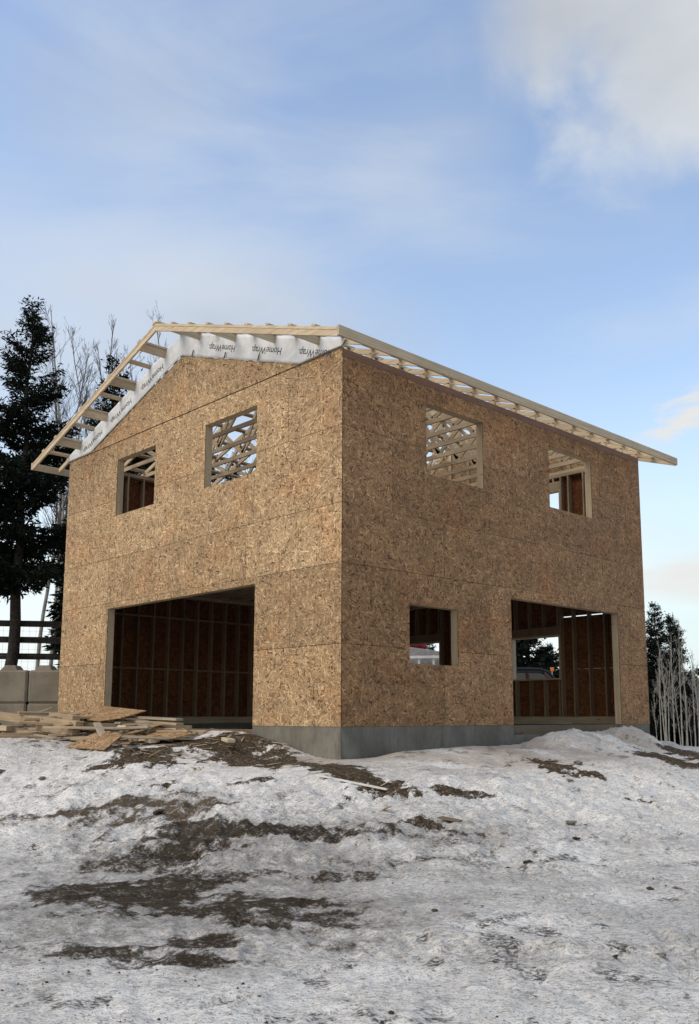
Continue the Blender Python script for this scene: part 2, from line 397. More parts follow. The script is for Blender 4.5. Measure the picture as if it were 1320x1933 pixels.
def ground_base(x, y):
    dx = np.maximum(np.maximum(x, -A_ - x), 0); dy = np.maximum(np.maximum(-y, y - B_), 0)
    s = np.hypot(dx, dy)
    q = (x - 10.0426) * DH[0] + (y + 9.1171) * DH[1]; t = (x - 10.0426) * RH[0] + (y + 9.1171) * RH[1]
    z = -.47 - .06 * ss(0, 2.4, s) - .60 * ss(2.2, 6.4, s) - .32 * ss(5, 13, s)
    # rise along the gable wall towards the garage opening
    z = z + .30 * ss(.15, 2.3, -x) * ss(4.0, .8, s) * (y < .5)
    # left snow bank
    z = z + .50 * gb(x, y, -4.35, -3.85, 1.45, .95, .80)
    # heaps at the man door
    z = z + .26 * gb(x, y, .7, 4.9, .55, .8) + .30 * gb(x, y, .7, 6.9, .5, .65) + .14 * gb(x, y, .9, 5.9, 1.1, 1.9)
    # lip of snow along the foundation
    z = z + .10 * np.exp(-((s - .35) / .3) ** 2) * ss(.0, .9, np.hypot(x, y) - .25)
    z = z + .10 * gb(x, y, .9, 2.2, .5, 1.6)
    # back yard and far field
    far = ss(14, 60, q)
    z = z * (1 - ss(6, 16, y) * .0) - 2.0 * ss(27, 60, q) * (t > -60)
    z = z + (.74 * ss(9, 11.5, y) * ss(60, 30, q)) * ss(.26, .19, t / np.maximum(q, 1)) * ss(-4, -2, t)
    # raised terrace behind the block retaining wall
    terr = ss(21.35, 21.5, q) * ss(-9.35, -9.75, x) * ss(95, 60, q) * ss(-4.5, -7.5, t)
    z = z * (1 - terr) + 1.20 * terr
    inside = (s < 1e-6)
    return np.where(inside, np.minimum(z, -.45), z), s, q, t
TRK = [((2.6, -8.2), (9.2, -1.8)), ((3.9, -8.9), (10.6, -2.4)), ((4.6, -5.6), (11.5, -1.9)), ((1.5, -5.2), (9.0, -.2))]
_fr = random.Random(77) if 'random' in globals() else None
FEET = []
def _mk():
    import random as _r
    g = _r.Random(77)
    for path in range(9):
        x, y = g.uniform(2, 7.5), g.uniform(-7, -1.2); a = g.uniform(0, 6.28)
        for k in range(14):
            a += g.gauss(0, .12); x += .62 * math.cos(a); y += .62 * math.sin(a); sd_ = .11 * (1 if k % 2 else -1)
            FEET.append((x - sd_ * math.sin(a), y + sd_ * math.cos(a), a, g.uniform(.5, 1)))
_mk()
def _tracks(x, y):
    z = np.zeros_like(x)
    for i, ((x0, y0), (x1, y1)) in enumerate(TRK):
        L_ = math.hypot(x1 - x0, y1 - y0); ux, uy = (x1 - x0) / L_, (y1 - y0) / L_
        u = (x - x0) * ux + (y - y0) * uy; v = -(x - x0) * uy + (y - y0) * ux + .5 * (vnoise(u * .35, u * 0 + i, 5) - .5)
        m = ss(.17, .10, np.abs(v)) * ss(-.2, .6, u) * ss(L_ + .2, L_ - .6, u) * ss(.25, .6, vnoise(u * .9, v * 0 + i, 9))
        z = z - m * (.018 + .010 * np.sin((u + np.abs(v) * .9) * 6.283 / .13)) + .014 * ss(.10, .17, np.abs(v)) * ss(.27, .19, np.abs(v)) * ss(-.2, .6, u) * ss(L_ + .2, L_ - .6, u)
    for (fx, fy, a, k) in FEET:
        c, s_ = math.cos(a), math.sin(a); u = ((x - fx) * c + (y - fy) * s_) / .15; v = (-(x - fx) * s_ + (y - fy) * c) / .06
        d = np.sqrt(u * u + v * v); z = z - .026 * k * ss(1.15, .75, d) + .008 * k * ss(.9, 1.2, d) * ss(1.7, 1.25, d)
    return z
def ground_h(x, y):
    x = np.asarray(x, dtype=float); y = np.asarray(y, dtype=float)
    z, s, q, t = ground_base(x, y)
    out = ss(.02, .8, s)
    fade = ss(45, 25, np.abs(q))
    bank = ss(2.0, 3.2, s) * ss(6.4, 4.6, s)
    bank = bank * (1 - .85 * gb(x, y, -3.2, -3.0, 3.0, 1.5, .80))
    hp = np.clip(gb(x, y, .9, 6.0, 1.0, 2.2), 0, 1)
    z = z + hp * .34 * (fbm(x, y, 2.2, 5, .62, 77) - .5)
    z = z + out * fade * (.10 * (fbm(x, y, .55, 3, .5, 11) - .5) + (.05 + .12 * bank) * (fbm(x, y, 1.8, 4, .55, 3) - .5))
    rut = fbm(x * .6 + y * .8, (y * .6 - x * .8) * .35, 2.2, 3, .5, 21)
    lump = np.abs(fbm(x, y, 4.2, 3, .5, 31) - .5)
    z = z + out * fade * (.05 * (rut - .5) - (.05 + .13 * bank) * lump + (.026 + .035 * bank) * (fbm(x, y, 11., 4, .6, 41) - .5))
    z = z + _tracks(x, y) * fade * out
    # gravel heaps
    z = z + .10 * gb(x, y, *GRAVEL[0]) + .05 * gb(x, y, *GRAVEL[1])
    return z
GRAVEL = [(-.73, -2.9, .55, .38, .8), (.1, -1.7, 1.3, .3, .5)]
#GROUND_END
M['floor'] = plain('packed_earth_floor', (.05, .042, .035), .95, .1, .4, 5)

def build_ground():
    # rings round the photographer: fine near, coarse far; fine angular step where the building stands
    yaw = R(45.8859)
    th = [np.linspace(-.52, .52, 470)]
    coarse = np.linspace(.52, 2 * math.pi - .52, 60)[1:-1]
    th = np.concatenate([th[0], coarse]); nth = len(th)
    r = [0.6]
    while r[-1] < 1200: r.append(r[-1] * (1.0065 if r[-1] < 45 else 1.04))
    r = np.array(r); nr = len(r)
    T, RR = np.meshgrid(th, r)
    az = yaw - T      # th>0 to the right
    X = CAM[0] - np.sin(az) * RR; Y = CAM[1] + np.cos(az) * RR
    Z = ground_h(X, Y)
    V = np.stack([X, Y, Z], -1).reshape(-1, 3)
    V = np.vstack([V, [[CAM[0], CAM[1], float(Z[0].mean())]]])
    i = np.arange(nr - 1)[:, None] * nth; j = np.arange(nth)[None, :]; j2 = (j + 1) % nth
    F = np.stack([i + j, i + nth + j, i + nth + j2, i + j2], -1).reshape(-1, 4)
    c = len(V) - 1
    jj = np.arange(nth); 
    me_ob = np_mesh('snowy_ground', V, F, M['snow'], smooth=True)
    bm_tri = None
    me = me_ob.data
    x, y = V[:, 0], V[:, 1]
    _, s, q, t = ground_base(x, y)
    rag = fbm(x, y, 2.2, 5, .6, 61) - .5; rag2 = fbm(x, y, 7.0, 4, .6, 71) - .5; rag3 = fbm(x, y, 0.9, 3, .5, 81) - .5
    def patch(lst, k1=1.9, k2=1.1):
        m = np.zeros(len(V))
        for (cx, cy, rx, ry, rot, st) in lst:
            c, sn = math.cos(rot), math.sin(rot); rx, ry = rx * 1.15, ry * 1.35; u = (x - cx) * c + (y - cy) * sn; v = -(x - cx) * sn + (y - cy) * c
            d = np.sqrt((u / rx) ** 2 + (v / ry) ** 2) + rag * k1 + rag2 * k2
            m = np.maximum(m, st * ss(1.25, .55, d))
        return m
    lat = math.atan2(RH[1], RH[0])
    gravel = patch([(-1.4, -.85, 1.2, .50, -.1, 1), (0.1, -.95, 1.4, .36, -.15, 1), (1.5, -1.3, 1.3, .30, -.3, 1), (-.6, -1.3, .7, .25, -.2, 1), (1.9, -1.62, .55, .22, -.2, .9),
                    (-1.25, -2.45, .62, .46, lat, 1), (-1.75, -2.0, .5, .3, 0, .9), (-2.3, -1.25, .7, .32, 0, .95),
                    (2.3, 1.95, 1.05, .20, -.85 + math.pi / 2 * 0, 1), (3.0, 1.7, .5, .14, -.6, .9),
                    (2.45, 5.05, .85, .34, -.55, 1), (1.9, 6.6, 1.2, .3, -.9, .9), (3.2, 4.7, .5, .2, -.5, .8),
                    (3.32, -1.28, .34, .16, lat, .9), (3.7, -2.35, .28, .12, lat, .8), (1.2, -2.6, .4, .15, lat, .8), (.3, -3.2, .3, .12, lat, .8),
                    (4.3, 1.0, .2, .06, lat, .6)], 1.5, 1.0)
    tan_ = patch([(.85, -4.15, .80, .42, lat, 1), (.1, -4.75, .6, .2, lat, .7), (1.7, -3.75, .5, .25, lat, .85)], 1.5, 1.1)
    mud = patch([(2.9, -3.62, 1.25, .17, lat, 1), (2.2, -4.05, .6, .25, lat, .9), (3.6, -3.05, .5, .12, lat, .8), (2.7, -4.4, .45, .28, lat, .95),
                 (3.75, -5.35, .75, .42, lat, 1), (3.45, -5.75, .42, .18, lat, .95), (4.45, -5.2, .55, .26, lat, 1), (4.65, -4.75, .45, .13, lat, .95),
                 (4.95, -5.05, .5, .17, lat, .9), (5.05, -5.75, .30, .13, lat, .95), (5.25, -6.02, .46, .09, lat, .95), (4.75, -6.32, .26, .10, lat, .9),
                 (4.35, -3.95, .28, .10, lat, .8), (2.8, -4.75, .55, .2, lat, .75), (4.0, -6.0, .3, .1, lat, .6), (3.6, -4.6, .4, .1, lat, .7),
                 (4.5, -3.1, .5, .08, lat, .55), (5.6, -5.2, .3, .06, lat, .5)], 1.7, 1.3)
    speck = ss(.69, .78, fbm(x, y, 5.5, 4, .6, 91) + .10 * ss(.5, .75, fbm(x, y, .8, 2, .5, 95)))
    inside = (s < 1e-6) * 1.0
    film = patch([(3.1, -4.4, 1.5, 1.0, lat, .85), (4.3, -5.3, 1.5, .95, lat, .95), (1.2, -4.1, 1.2, .55, lat, .7), (4.6, -6.1, 1.1, .4, lat, .8), (3.6, -2.9, 1.3, .35, lat, .75), (5.6, -2.6, 1.3, .25, lat, .35), (6.8, -4.3, 1.6, .2, lat, .25)], 1.1, .6)
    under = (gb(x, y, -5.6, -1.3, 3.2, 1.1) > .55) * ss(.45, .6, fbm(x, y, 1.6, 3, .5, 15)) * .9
    sand = np.clip(np.exp(-((s) / 1.1) ** 2) * (x > -.5) + .9 * gb(x, y, 1.3, 5.6, 1.5, 3.0) + .5 * gb(x, y, 1.5, 2.5, 1.6, 3), 0, 1) * ss(.25, .6, fbm(x, y, 1.1, 4, .6, 101))
    grime = np.clip(ss(.46, .66, fbm(x, y, .5, 3, .5, 111)) * .55 + .5 * ss(4.2, 6, s) * ss(13, 7, s) * ss(.4, .65, fbm(x, y, .9, 3, .5, 121)) + .9 * patch([(3.6, -4.9, 2.0, 1.2, lat, 1)], .8, .3) * .7 + .5 * gb(x, y, 3.7, -2.2, 2.2, .7, lat) + .16, 0, 1)
    grime = np.maximum(grime, .0)
    terr = ss(21.2, 21.5, q) * ss(-9.3, -9.7, x) * ss(-4, -7, t) * .7
    for nme, val in (('gravel', np.maximum.reduce([gravel, inside, terr])), ('tan', tan_), ('mud', mud), ('sand', sand), ('grime', grime), ('speck', speck * (1 - inside)), ('under', under), ('film', film)):
        a = me.attributes.new(nme, 'FLOAT', 'POINT'); a.data.foreach_set('value', np.asarray(val, dtype=np.float32))
    tag(me_ob, kind='structure')
    return me_ob

def snow_material():
    b = NB('dirty_snow'); v = b.tc.outputs['Object']
    rotv = b.map(v, rot=(0, 0, -math.atan2(RH[1], RH[0])))
    n1 = b.noise(v, 1.3, 6, .62); n2 = b.noise(b.map(rotv, scale=(1, 1.9, 1)), 6.5, 7, .68, .5); n3 = b.noise(b.map(rotv, scale=(1, 2.2, 1)), 26, 6, .7, .6); n4 = b.noise(v, 95, 4, .65)
    snow = b.mix(b.rng(n1, .3, .7), (.78, .75, .695), (.94, .905, .845))
    gr = b.attr('grime')
    gmask = b.math('MULTIPLY', b.rng(b.math('ADD', n2, b.math('MULTIPLY', gr, .28)), .44, .80), b.rng(n3, .30, .62, .35, 1))
    snow = b.mix(b.math('MULTIPLY', gmask, .52), snow, (.17, .155, .135))
    n5 = b.noise(b.map(rotv, scale=(1, 2.6, 1)), 55, 5, .7, .8); fs = b.rng(b.math('ADD', b.math('ADD', b.math('MULTIPLY', n3, .45), b.math('MULTIPLY', n5, .35)), b.math('MULTIPLY', n4, .25)), .525, .60); snow = b.mix(b.math('MULTIPLY', fs, .80), snow, (.17, .155, .138))
    snow = b.mix(b.math('MULTIPLY', b.attr('sand'), .75), snow, b.mix(b.rng(n2, .35, .65), (.46, .38, .31), (.34, .265, .20)))
    sp = b.vor(b.map(rotv, scale=(1, 1.3, 1)), 13, 'Distance', d2=False); spn = b.noise(v, 2.1, 3, .6)
    m0 = b.math('MULTIPLY', b.rng(sp, .17, .08), b.rng(spn, .50, .66))
    snow = b.mix(b.math('MULTIPLY', m0, .85), snow, (.05, .042, .035))
    snow = b.mix(b.math('MULTIPLY', b.attr('speck'), b.rng(n3, .40, .58)), snow, (.045, .038, .032))
    peb = b.vor(v, 42, 'Color', d2=False); ps = b.N.new('ShaderNodeSeparateColor'); b.L.new(peb, ps.inputs[0])
    grv = b.ramp(ps.outputs[0], [(0, (.030, .021, .013)), (.5, (.090, .064, .039)), (.85, (.135, .10, .066)), (1, (.26, .22, .16))])
    grv = b.mix(b.rng(n2, .35, .65, 0, .6), grv, (.055, .042, .030))
    tanc = b.mix(b.rng(n3, .3, .7), (.070, .052, .035), (.140, .110, .078))
    mudc = b.mix(b.rng(n3, .3, .7), (.014, .010, .007), (.078, .058, .038)); mudc = b.mix(b.rng(n1, .35, .65, 0, .7), mudc, b.mix(b.rng(n5, .35, .65), (.055, .044, .032), (.105, .086, .064)))
    n6 = b.noise(v, 9, 7, .68); n7 = b.noise(v, 38, 5, .65)
    def edge(a, lo, hi): return b.rng(b.math('ADD', b.attr(a), b.math('ADD', b.math('MULTIPLY', b.math('SUBTRACT', n7, .5), 1.5), b.math('MULTIPLY', b.math('SUBTRACT', n6, .5), 1.9))), lo, hi)
    film = b.math('MULTIPLY', b.attr('film'), b.rng(b.math('ADD', b.math('MULTIPLY', n6, .6), b.math('MULTIPLY', n7, .4)), .36, .60, .15, .95))
    snow = b.mix(b.math('MULTIPLY', film, .80), snow, b.mix(b.rng(n5, .3, .7), (.085, .070, .054), (.20, .175, .145)))
    c = b.mix(edge('tan', .30, .95), snow, tanc)
    c = b.mix(edge('mud', .22, 1.0), c, mudc)
    c = b.mix(edge('gravel', .42, .66), c, grv)
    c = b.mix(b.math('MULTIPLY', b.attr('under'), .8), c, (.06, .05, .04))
    dirtm = b.math('MAXIMUM', b.math('MAXIMUM', edge('tan', .30, .95), edge('mud', .22, 1.0)), edge('gravel', .42, .66))
    rough = b.math('ADD', b.rng(b.math('ADD', n2, n1), .8, 1.2, .42, .75), b.math('MULTIPLY', dirtm, .4), True)
    b.put(b.bs.inputs['Specular IOR Level'], b.rng(dirtm, 0, 1, .3, .05))
    bp = b.math('ADD', b.math('MULTIPLY', n3, .55), b.math('ADD', b.math('MULTIPLY', n4, .18), b.math('MULTIPLY', n2, 1.2)))
    b.bump(bp, 1.0, .045)
    b.put(b.bs.inputs['Roughness'], rough)
    b.put(b.bs.inputs['Base Color'], c)
    return b.m
M['snow'] = snow_material()
ground = build_ground()

# ------------------------------------------------------------------ the house under construction
house = empty('unfinished_house', (-A_ / 2, B_ / 2, 0), label='two storey wooden house shell under construction with open roof trusses on a concrete foundation', cat='house')
HO = Vector((A_ / 2, -B_ / 2, 0))
def hb(mb, name, mat, parent=None, **k):
    """house parts are modelled in world coordinates; the house origin is at its base centre"""
    o = mb.build(name, mat, None, **k)
    if parent is None: o.parent = house; o.location = HO
    else: o.parent = parent
    return o
SEAM = [0.0, 1.219, 2.438, 3.357, 4.576, 5.795]
T = .012
def wall_map(which):
    if which == 'front': return lambda u, w: (u, w)                 # u = x
    if which == 'back': return lambda u, w: (u, B_ - w)
    if which == 'eave': return lambda u, w: (0 - w, u)              # u = y, outer plane x=0
    if which == 'left': return lambda u, w: (-A_ + w, u)
def make_wall(which, u0, u1, openings, vseams, osb, ztop, lum, z0=0.0, gaps=.008, seamgaps=None, ub=None):
    mp = wall_map(which)
    def bx(mb, ua, ub_, wa, wb, za, zb, tone=.5):
        xa, ya = mp(ua, wa); xb, yb = mp(ub_, wb); mb.box(xa, xb, ya, yb, za, zb, tone)
    rnd = random.Random(hash(which) % 1000 if False else {'front': 3, 'back': 5, 'eave': 8, 'left': 2}[which])
    mb = MB(); mi = MB()
    for r in range(5):
        za, zb = SEAM[r], min(SEAM[r + 1], ztop)
        if r == 0: za = z0
        g = gaps if not seamgaps or r not in seamgaps else seamgaps[r]
        cuts = [u0] + sorted(vseams[r]) + [u1]
        for a, c in zip(cuts[:-1], cuts[1:]):
            tone = rnd.uniform(.1, .9)
            pa = a + (gaps / 2 if a > u0 else 0); pc = c - (gaps / 2 if c < u1 else 0); zbb = zb - ((seamgaps[r] if seamgaps and r in seamgaps and c == u1 else gaps) if r < 4 else 0)
            us = sorted({pa, pc} | {q for o in openings for q in o[:2] if pa < q < pc})
            zs = sorted({za, zbb} | {q for o in openings for q in o[2:4] if za < q < zbb})
            for ua, uc in zip(us[:-1], us[1:]):
                for ya, yb in zip(zs[:-1], zs[1:]):
                    mu, mz = (ua + uc) / 2, (ya + yb) / 2
                    if any(o[0] < mu < o[1] and o[2] < mz < o[3] for o in openings): continue
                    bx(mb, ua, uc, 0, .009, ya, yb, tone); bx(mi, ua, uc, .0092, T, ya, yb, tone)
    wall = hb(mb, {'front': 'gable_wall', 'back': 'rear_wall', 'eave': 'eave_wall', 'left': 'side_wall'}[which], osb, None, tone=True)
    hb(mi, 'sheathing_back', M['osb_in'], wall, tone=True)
    # plates
    i0, i1 = (ub if ub else (u0 + T + .001, u1 - T - .001))
    D0, D1 = T + .001, T + .14
    pl = MB()
    segs = [(i0, i1)]
    for o in openings:
        if o[2] < .1:
            ns = []
            for a, c in segs:
                if o[0] > a and o[1] < c: ns += [(a, o[0] - .0385), (o[1] + .0385, c)]
                else: ns.append((a, c))
            segs = ns
    for a, c in segs: bx(pl, a, c, D0, D1, 0.001, .155)
    bx(pl, i0, i1, D0, D1, 2.975, 3.05); bx(pl, i0, i1, D0, D1, 3.372, 3.41); bx(pl, i0, i1, D0, D1, 5.715, 5.79)
    bx(pl, i0, i1, D0, D0 + .04, 3.052, 3.37)
    hb(pl, 'wall_plate', M['lumber_y'] if which in ('eave', 'left') else M['lumber'], wall)
    # studs
    n = int((i1 - i0) / .4064)
    protos = {}
    def stud(u, za, zb, th=.038):
        m_ = MB(); bx(m_, u - th / 2, u + th / 2, D0, D1, za, zb); hb(m_, 'stud', M['lumber_in_shade' if zb < 3.0 and which in ('left', 'back') else 'lumber_z'], wall)
    for lo, hi in ((.157, 2.973), (3.412, 5.713)):
        ops = [o for o in openings if o[2] < hi and o[3] > lo]
        pos = [i0 + .02] + [i0 + .02 + .4064 * k for k in range(1, n + 1) if i0 + .02 + .4064 * k < i1 - .06] + [i1 - .02]
        for u in pos:
            o = next((o for o in ops if o[0] - .095 < u < o[1] + .095), None)
            if o is None: stud(u, lo, hi)
            else:
                if o[0] < u < o[1]:
                    if o[2] > lo + .1: stud(u, lo, o[2] - .042)
                    if hi - (o[3] + .23) > .08: stud(u, o[3] + .232, hi)
        for o in ops:
            for u in (o[0] - .019 - .038, o[1] + .019 + .038): stud(u, lo, hi)
    for o in openings:
        fr = MB()
        bx(fr, o[0] - .038, o[0], D0 - .008, D1 + .001, .0005 if o[2] < .1 else o[2] - .038, o[3])
        bx(fr, o[1], o[1] + .038, D0 - .008, D1 + .001, .0005 if o[2] < .1 else o[2] - .038, o[3])
        bx(fr, o[0] - .038, o[1] + .038, D0 - .008, D1 + .001, o[3], o[3] + .038)
        if o[2] > .1: bx(fr, o[0], o[1], D0 - .008, D1 + .001, o[2] - .038, o[2])
        hb(fr, 'door_frame' if o[2] < .1 else 'window_frame', lum, wall)
        hd = MB(); bx(hd, o[0] - .036, o[1] + .036, D0, D1, o[3] + .04, o[3] + .23); hb(hd, 'header', M['lumber_in_shade'] if which == 'back' and o[2] < 3 else M['lumber_y'] if which in ('eave', 'left') else M['lumber'], wall)
    if which in ('left', 'back'):
        for zz in (1.235, 2.455):
            bl = MB(); us = [i0 + .02 + .4064 * k for k in range(0, n + 1)]
            if which == 'back': continue
            for a, c in zip(us[:-1], us[1:]): bx(bl, a + .02, c - .02, D0 + .02, D1 - .004, zz, zz + .038)
            hb(bl, 'blocking', M['lumber_in_shade'], wall)
    return wall
OP_F = [(-7.05, -2.12, -.12, 2.32), (-6.91, -5.42, 4.23, 5.42), (-3.70, -2.15, 4.23, 5.41)]
OP_E = [(4.12, 7.72, -.16, 2.26), (1.47, 2.65, .98, 1.925), (1.91, 3.41, 4.145, 5.37), (5.42, 6.91, 4.145, 5.37)]
OP_B = [(-3.45, -2.13, 1.03, 1.98), (-7.3, -5.79, 1.05, 2.05), (-3.5, -2.0, 4.2, 5.39)]
front = make_wall('front', -A_, 0, OP_F, [[-7.12, -4.7, -2.3], [-7.1, -1.2], [-7.1, -4.8, -2.4], [-7.1, -4.66, -2.2], [-6.2, -3.8, -1.3]], M['osb'], 5.795, M['lumber_z'])
eave = make_wall('eave', T + .009, B_ - T - .003, OP_E, [[2.30, 4.75, 7.2], [1.1, 3.5, 5.9, 8.2], [2.32, 4.76, 7.2], [1.1, 3.4, 5.85, 8.2], [2.32, 4.77, 7.2]], M['osb_eave_shade'], 5.672, M['lumber_z'], ub=(T + .142, B_ - T - .142))
left = make_wall('left', T + .003, B_ - T - .003, [], [[2.4, 4.9, 7.3], [1.2, 3.6, 6.1], [2.4, 4.9, 7.3], [1.2, 3.6, 6.1], [2.4, 4.9, 7.3]], M['osb'], 5.672, M['lumber_z'], ub=(T + .142, B_ - T - .142), gaps=.0006)
back = make_wall('back', -A_, 0, OP_B, [[-7.2, -4.8, -2.4], [-7.0, -4.6, -2.2], [-7.2, -4.8, -2.4], [-6.0, -3.6, -1.2], [-7.2, -4.8, -2.4]], M['osb'], 5.795, M['lumber_z'], gaps=.0006, seamgaps={0: .0015, 1: .022})
hb(MB().box(.0, -.139, .003, B_ - .003, 5.677, 5.792), 'top_plate', M['plate'])
hb(MB().box(-A_, -A_ + .139, .003, B_ - .003, 5.677, 5.792), 'top_plate', M['plate'])

# foundation: concrete ring with lowered door sills
f = MB(); rc = .006; TH = .2
f.box(-A_ + rc, -7.05, rc, TH, -1.8, -.003).box(-7.05, -2.12, rc, TH, -1.8, -.125).box(-2.12, -rc, rc, TH, -1.8, -.003)
f.box(-TH, -rc, TH, 4.12, -1.8, -.003).box(-TH, -rc, 4.12, 7.72, -1.8, -.165).box(-TH, -rc, 7.72, B_ - TH, -1.8, -.003)
f.box(-A_ + rc, -rc, B_ - TH, B_ - rc, -1.8, -.003).box(-A_ + rc, -A_ + TH, TH, B_ - TH, -1.8, -.003)
hb(f, 'foundation', M['conc'])
# fine raised form joints on the concrete faces
for x in (-.62, -1.55): hb(MB().box(x - .004, x + .004, rc - .002, rc + .001, -1.2, -.006), 'form_joint', M['conc'])
for y in (1.22, 2.44, 3.66): hb(MB().box(-rc - .001, -rc + .002, y - .004, y + .004, -1.2, -.006), 'form_joint', M['conc'])
hb(MB().box(-.20, -.06, 4.13, 7.71, -.158, -.005).box(-.16, -.01, 4.4, 7.1, -.163, -.13), 'door_threshold', M['treated'])
hb(MB().box(-A_ + .2, -.2, .2, B_ - .2, -.30, -.13), 'floor_slab', M['floor'])
# upper floor: joists and deck
for k in range(21):
    y = .28 + k * .4064
    hb(MB().box(-A_ + .16, -.16, y - .019, y + .019, 3.052, 3.34), 'floor_joist', M['lumber'])
hb(MB().box(-A_ + .155, -.155, .155, B_ - .155, 3.3415, 3.3705), 'floor_deck', M['osb_flat'], tone=True)
# a beam and a post inside
hb(MB().box(-4.7, -4.56, .16, B_ - .16, 2.78, 3.05), 'carrying_beam', M['lumber_y'])
hb(MB().box(-4.70, -4.56, 5.6, 5.74, -.13, 2.778), 'post', M['lumber_z'])

# roof trusses
EO = .6065; OV = .6159; SL = .3305
def zt(x):   # upper face of the top chords
    return 5.7525 + SL * ((A_ / 2 + EO) - abs(x + A_ / 2))
XR = -A_ / 2
def chord_pts(xa, xb, d0, d1):
    return [(xa, zt(xa) - d1), (xb, zt(xb) - d1), (xb, zt(xb) - d0), (xa, zt(xa) - d0)]
def truss(y, gable=None):
    th = .038
    def pr(mb, pts, dy=0, t=th): mb.prism([(px, y - t / 2 + dy, pz) for px, pz in pts], (0, t, 0))
    mb = MB()
    pr(mb, chord_pts(EO - .04, XR, 0, .094)); pr(mb, chord_pts(-A_ - EO + .04, XR, 0, .094))
    pr(mb, [(-A_ + .002, 5.797), (-.002, 5.797), (-.002, 5.886), (-A_ + .002, 5.886)])
    o = hb(mb, 'roof_truss', M['lumber'], None, clean=True)
    def web(xa, za, xb, zb, t=.034):
        w = MB(); p = Vector((xa, y, za)); q = Vector((xb, y, zb)); w.beam(p, q, t, .089, up=(0, 1, 0) if False else (1, 0, .001)); hb(w, 'web', M['lumber_z'], o)
    def webp(xa, za, xb, zb, w_=.045):
        d = Vector((xb - xa, zb - za)).normalized(); n = Vector((-d.y, d.x)) * w_
        w = MB(); pr(w, [(xa + n.x, za + n.y), (xa - n.x, za - n.y), (xb - n.x, zb - n.y), (xb + n.x, zb + n.y)], 0, .034); hb(w, 'web', M['lumber'], o, clean=True)
    if gable:
        k = 0; x = -A_ + .6
        while x < -.5:
            w = MB(); w.box(x - .044, x + .044, y - .017, y + .017, 5.888, zt(x) - .098 if abs(x - XR) > .1 else zt(x) - .11); hb(w, 'web', M['lumber_z'], o)
            x += .6096
    else:
        b0 = 5.89
        for sg in (-1, 1):
            def X(u): return XR + sg * u
            # fan of webs on each side
            webp(X(0), zt(XR) - .12, X(1.5), b0, .044); webp(X(1.5), b0, X(2.35), zt(X(2.35)) - .1); webp(X(.8), zt(X(.8)) - .1, X(1.5), b0 + .02)
            webp(X(2.35), zt(X(2.35)) - .1, X(3.0), b0); webp(X(3.0), b0, X(3.55), zt(X(3.55)) - .1)
    return o
NT = 15
ys = [.02] + [.02 + (B_ - .04) * k / (NT - 1) for k in range(1, NT - 1)] + [B_ - .02]
for k, y in enumerate(ys): truss(y, gable=(k in (0, NT - 1)))
# gable sheathing (front triangle stops short below the roof line)
def gable_sheet(yf, apex, slope, z0, nm):
    hw = (apex - z0) / slope
    mb = MB(); mb.prism([(XR - hw, yf, z0), (XR + hw, yf, z0), (XR, yf, apex)], (0, T, 0))
    return hb(mb, nm, M['osb'], None, tone=True, clean=True)
gs = gable_sheet(-.012, 6.985, .333, 5.808, 'gable_sheathing')
gable_sheet(B_ - .001, 7.34, .3305, 5.80, 'gable_sheathing')
hb(MB().box(-A_ + .004, -.004, .001, T, 5.7955, 5.8075), 'seam_shadow', M['tab'], front)  # black strip standing in for the shadow line of the seam
# house wrap laid over the end truss
def wrap_strip():
    n = 420; m = 10; V = []; F = []
    xs = np.linspace(-A_ - .10, .13, n)
    for i, x in enumerate(xs):
        top = zt(x) - .004; inner = max(6.99 - .333 * abs(x - XR), 5.815)
        inner = min(inner, top - .02)
        if x > -.0 or x < -A_: inner = min(top - .015, 5.70 + .9 * abs(x if x > 0 else x + A_) + .1)
        for j in range(m):
            t = j / (m - 1); z = inner + (top - inner) * t
            wr = .007 * (mnoise.noise(Vector((x * 2.4, z * 5, 1.2))) + .5 * mnoise.noise(Vector((x * 8 + z * 6, z * 7, 4.1))))
            loose = .008 * (1 - t) * (0.5 + mnoise.noise(Vector((x * 1.3, 7.7, 0))))
            V.append((x, -.024 - abs(wr) - max(0, loose), z))
    for i in range(n - 1):
        for j in range(m - 1): a = i * m + j; F.append((a, a + m, a + m + 1, a + 1))
    o = np_mesh('house_wrap', V, F, M['wrap'], None, smooth=True)
    o.parent = house; o.location = HO
    sol = o.modifiers.new('thickness', 'SOLIDIFY'); sol.thickness = .0015
    return o
wrap = wrap_strip()
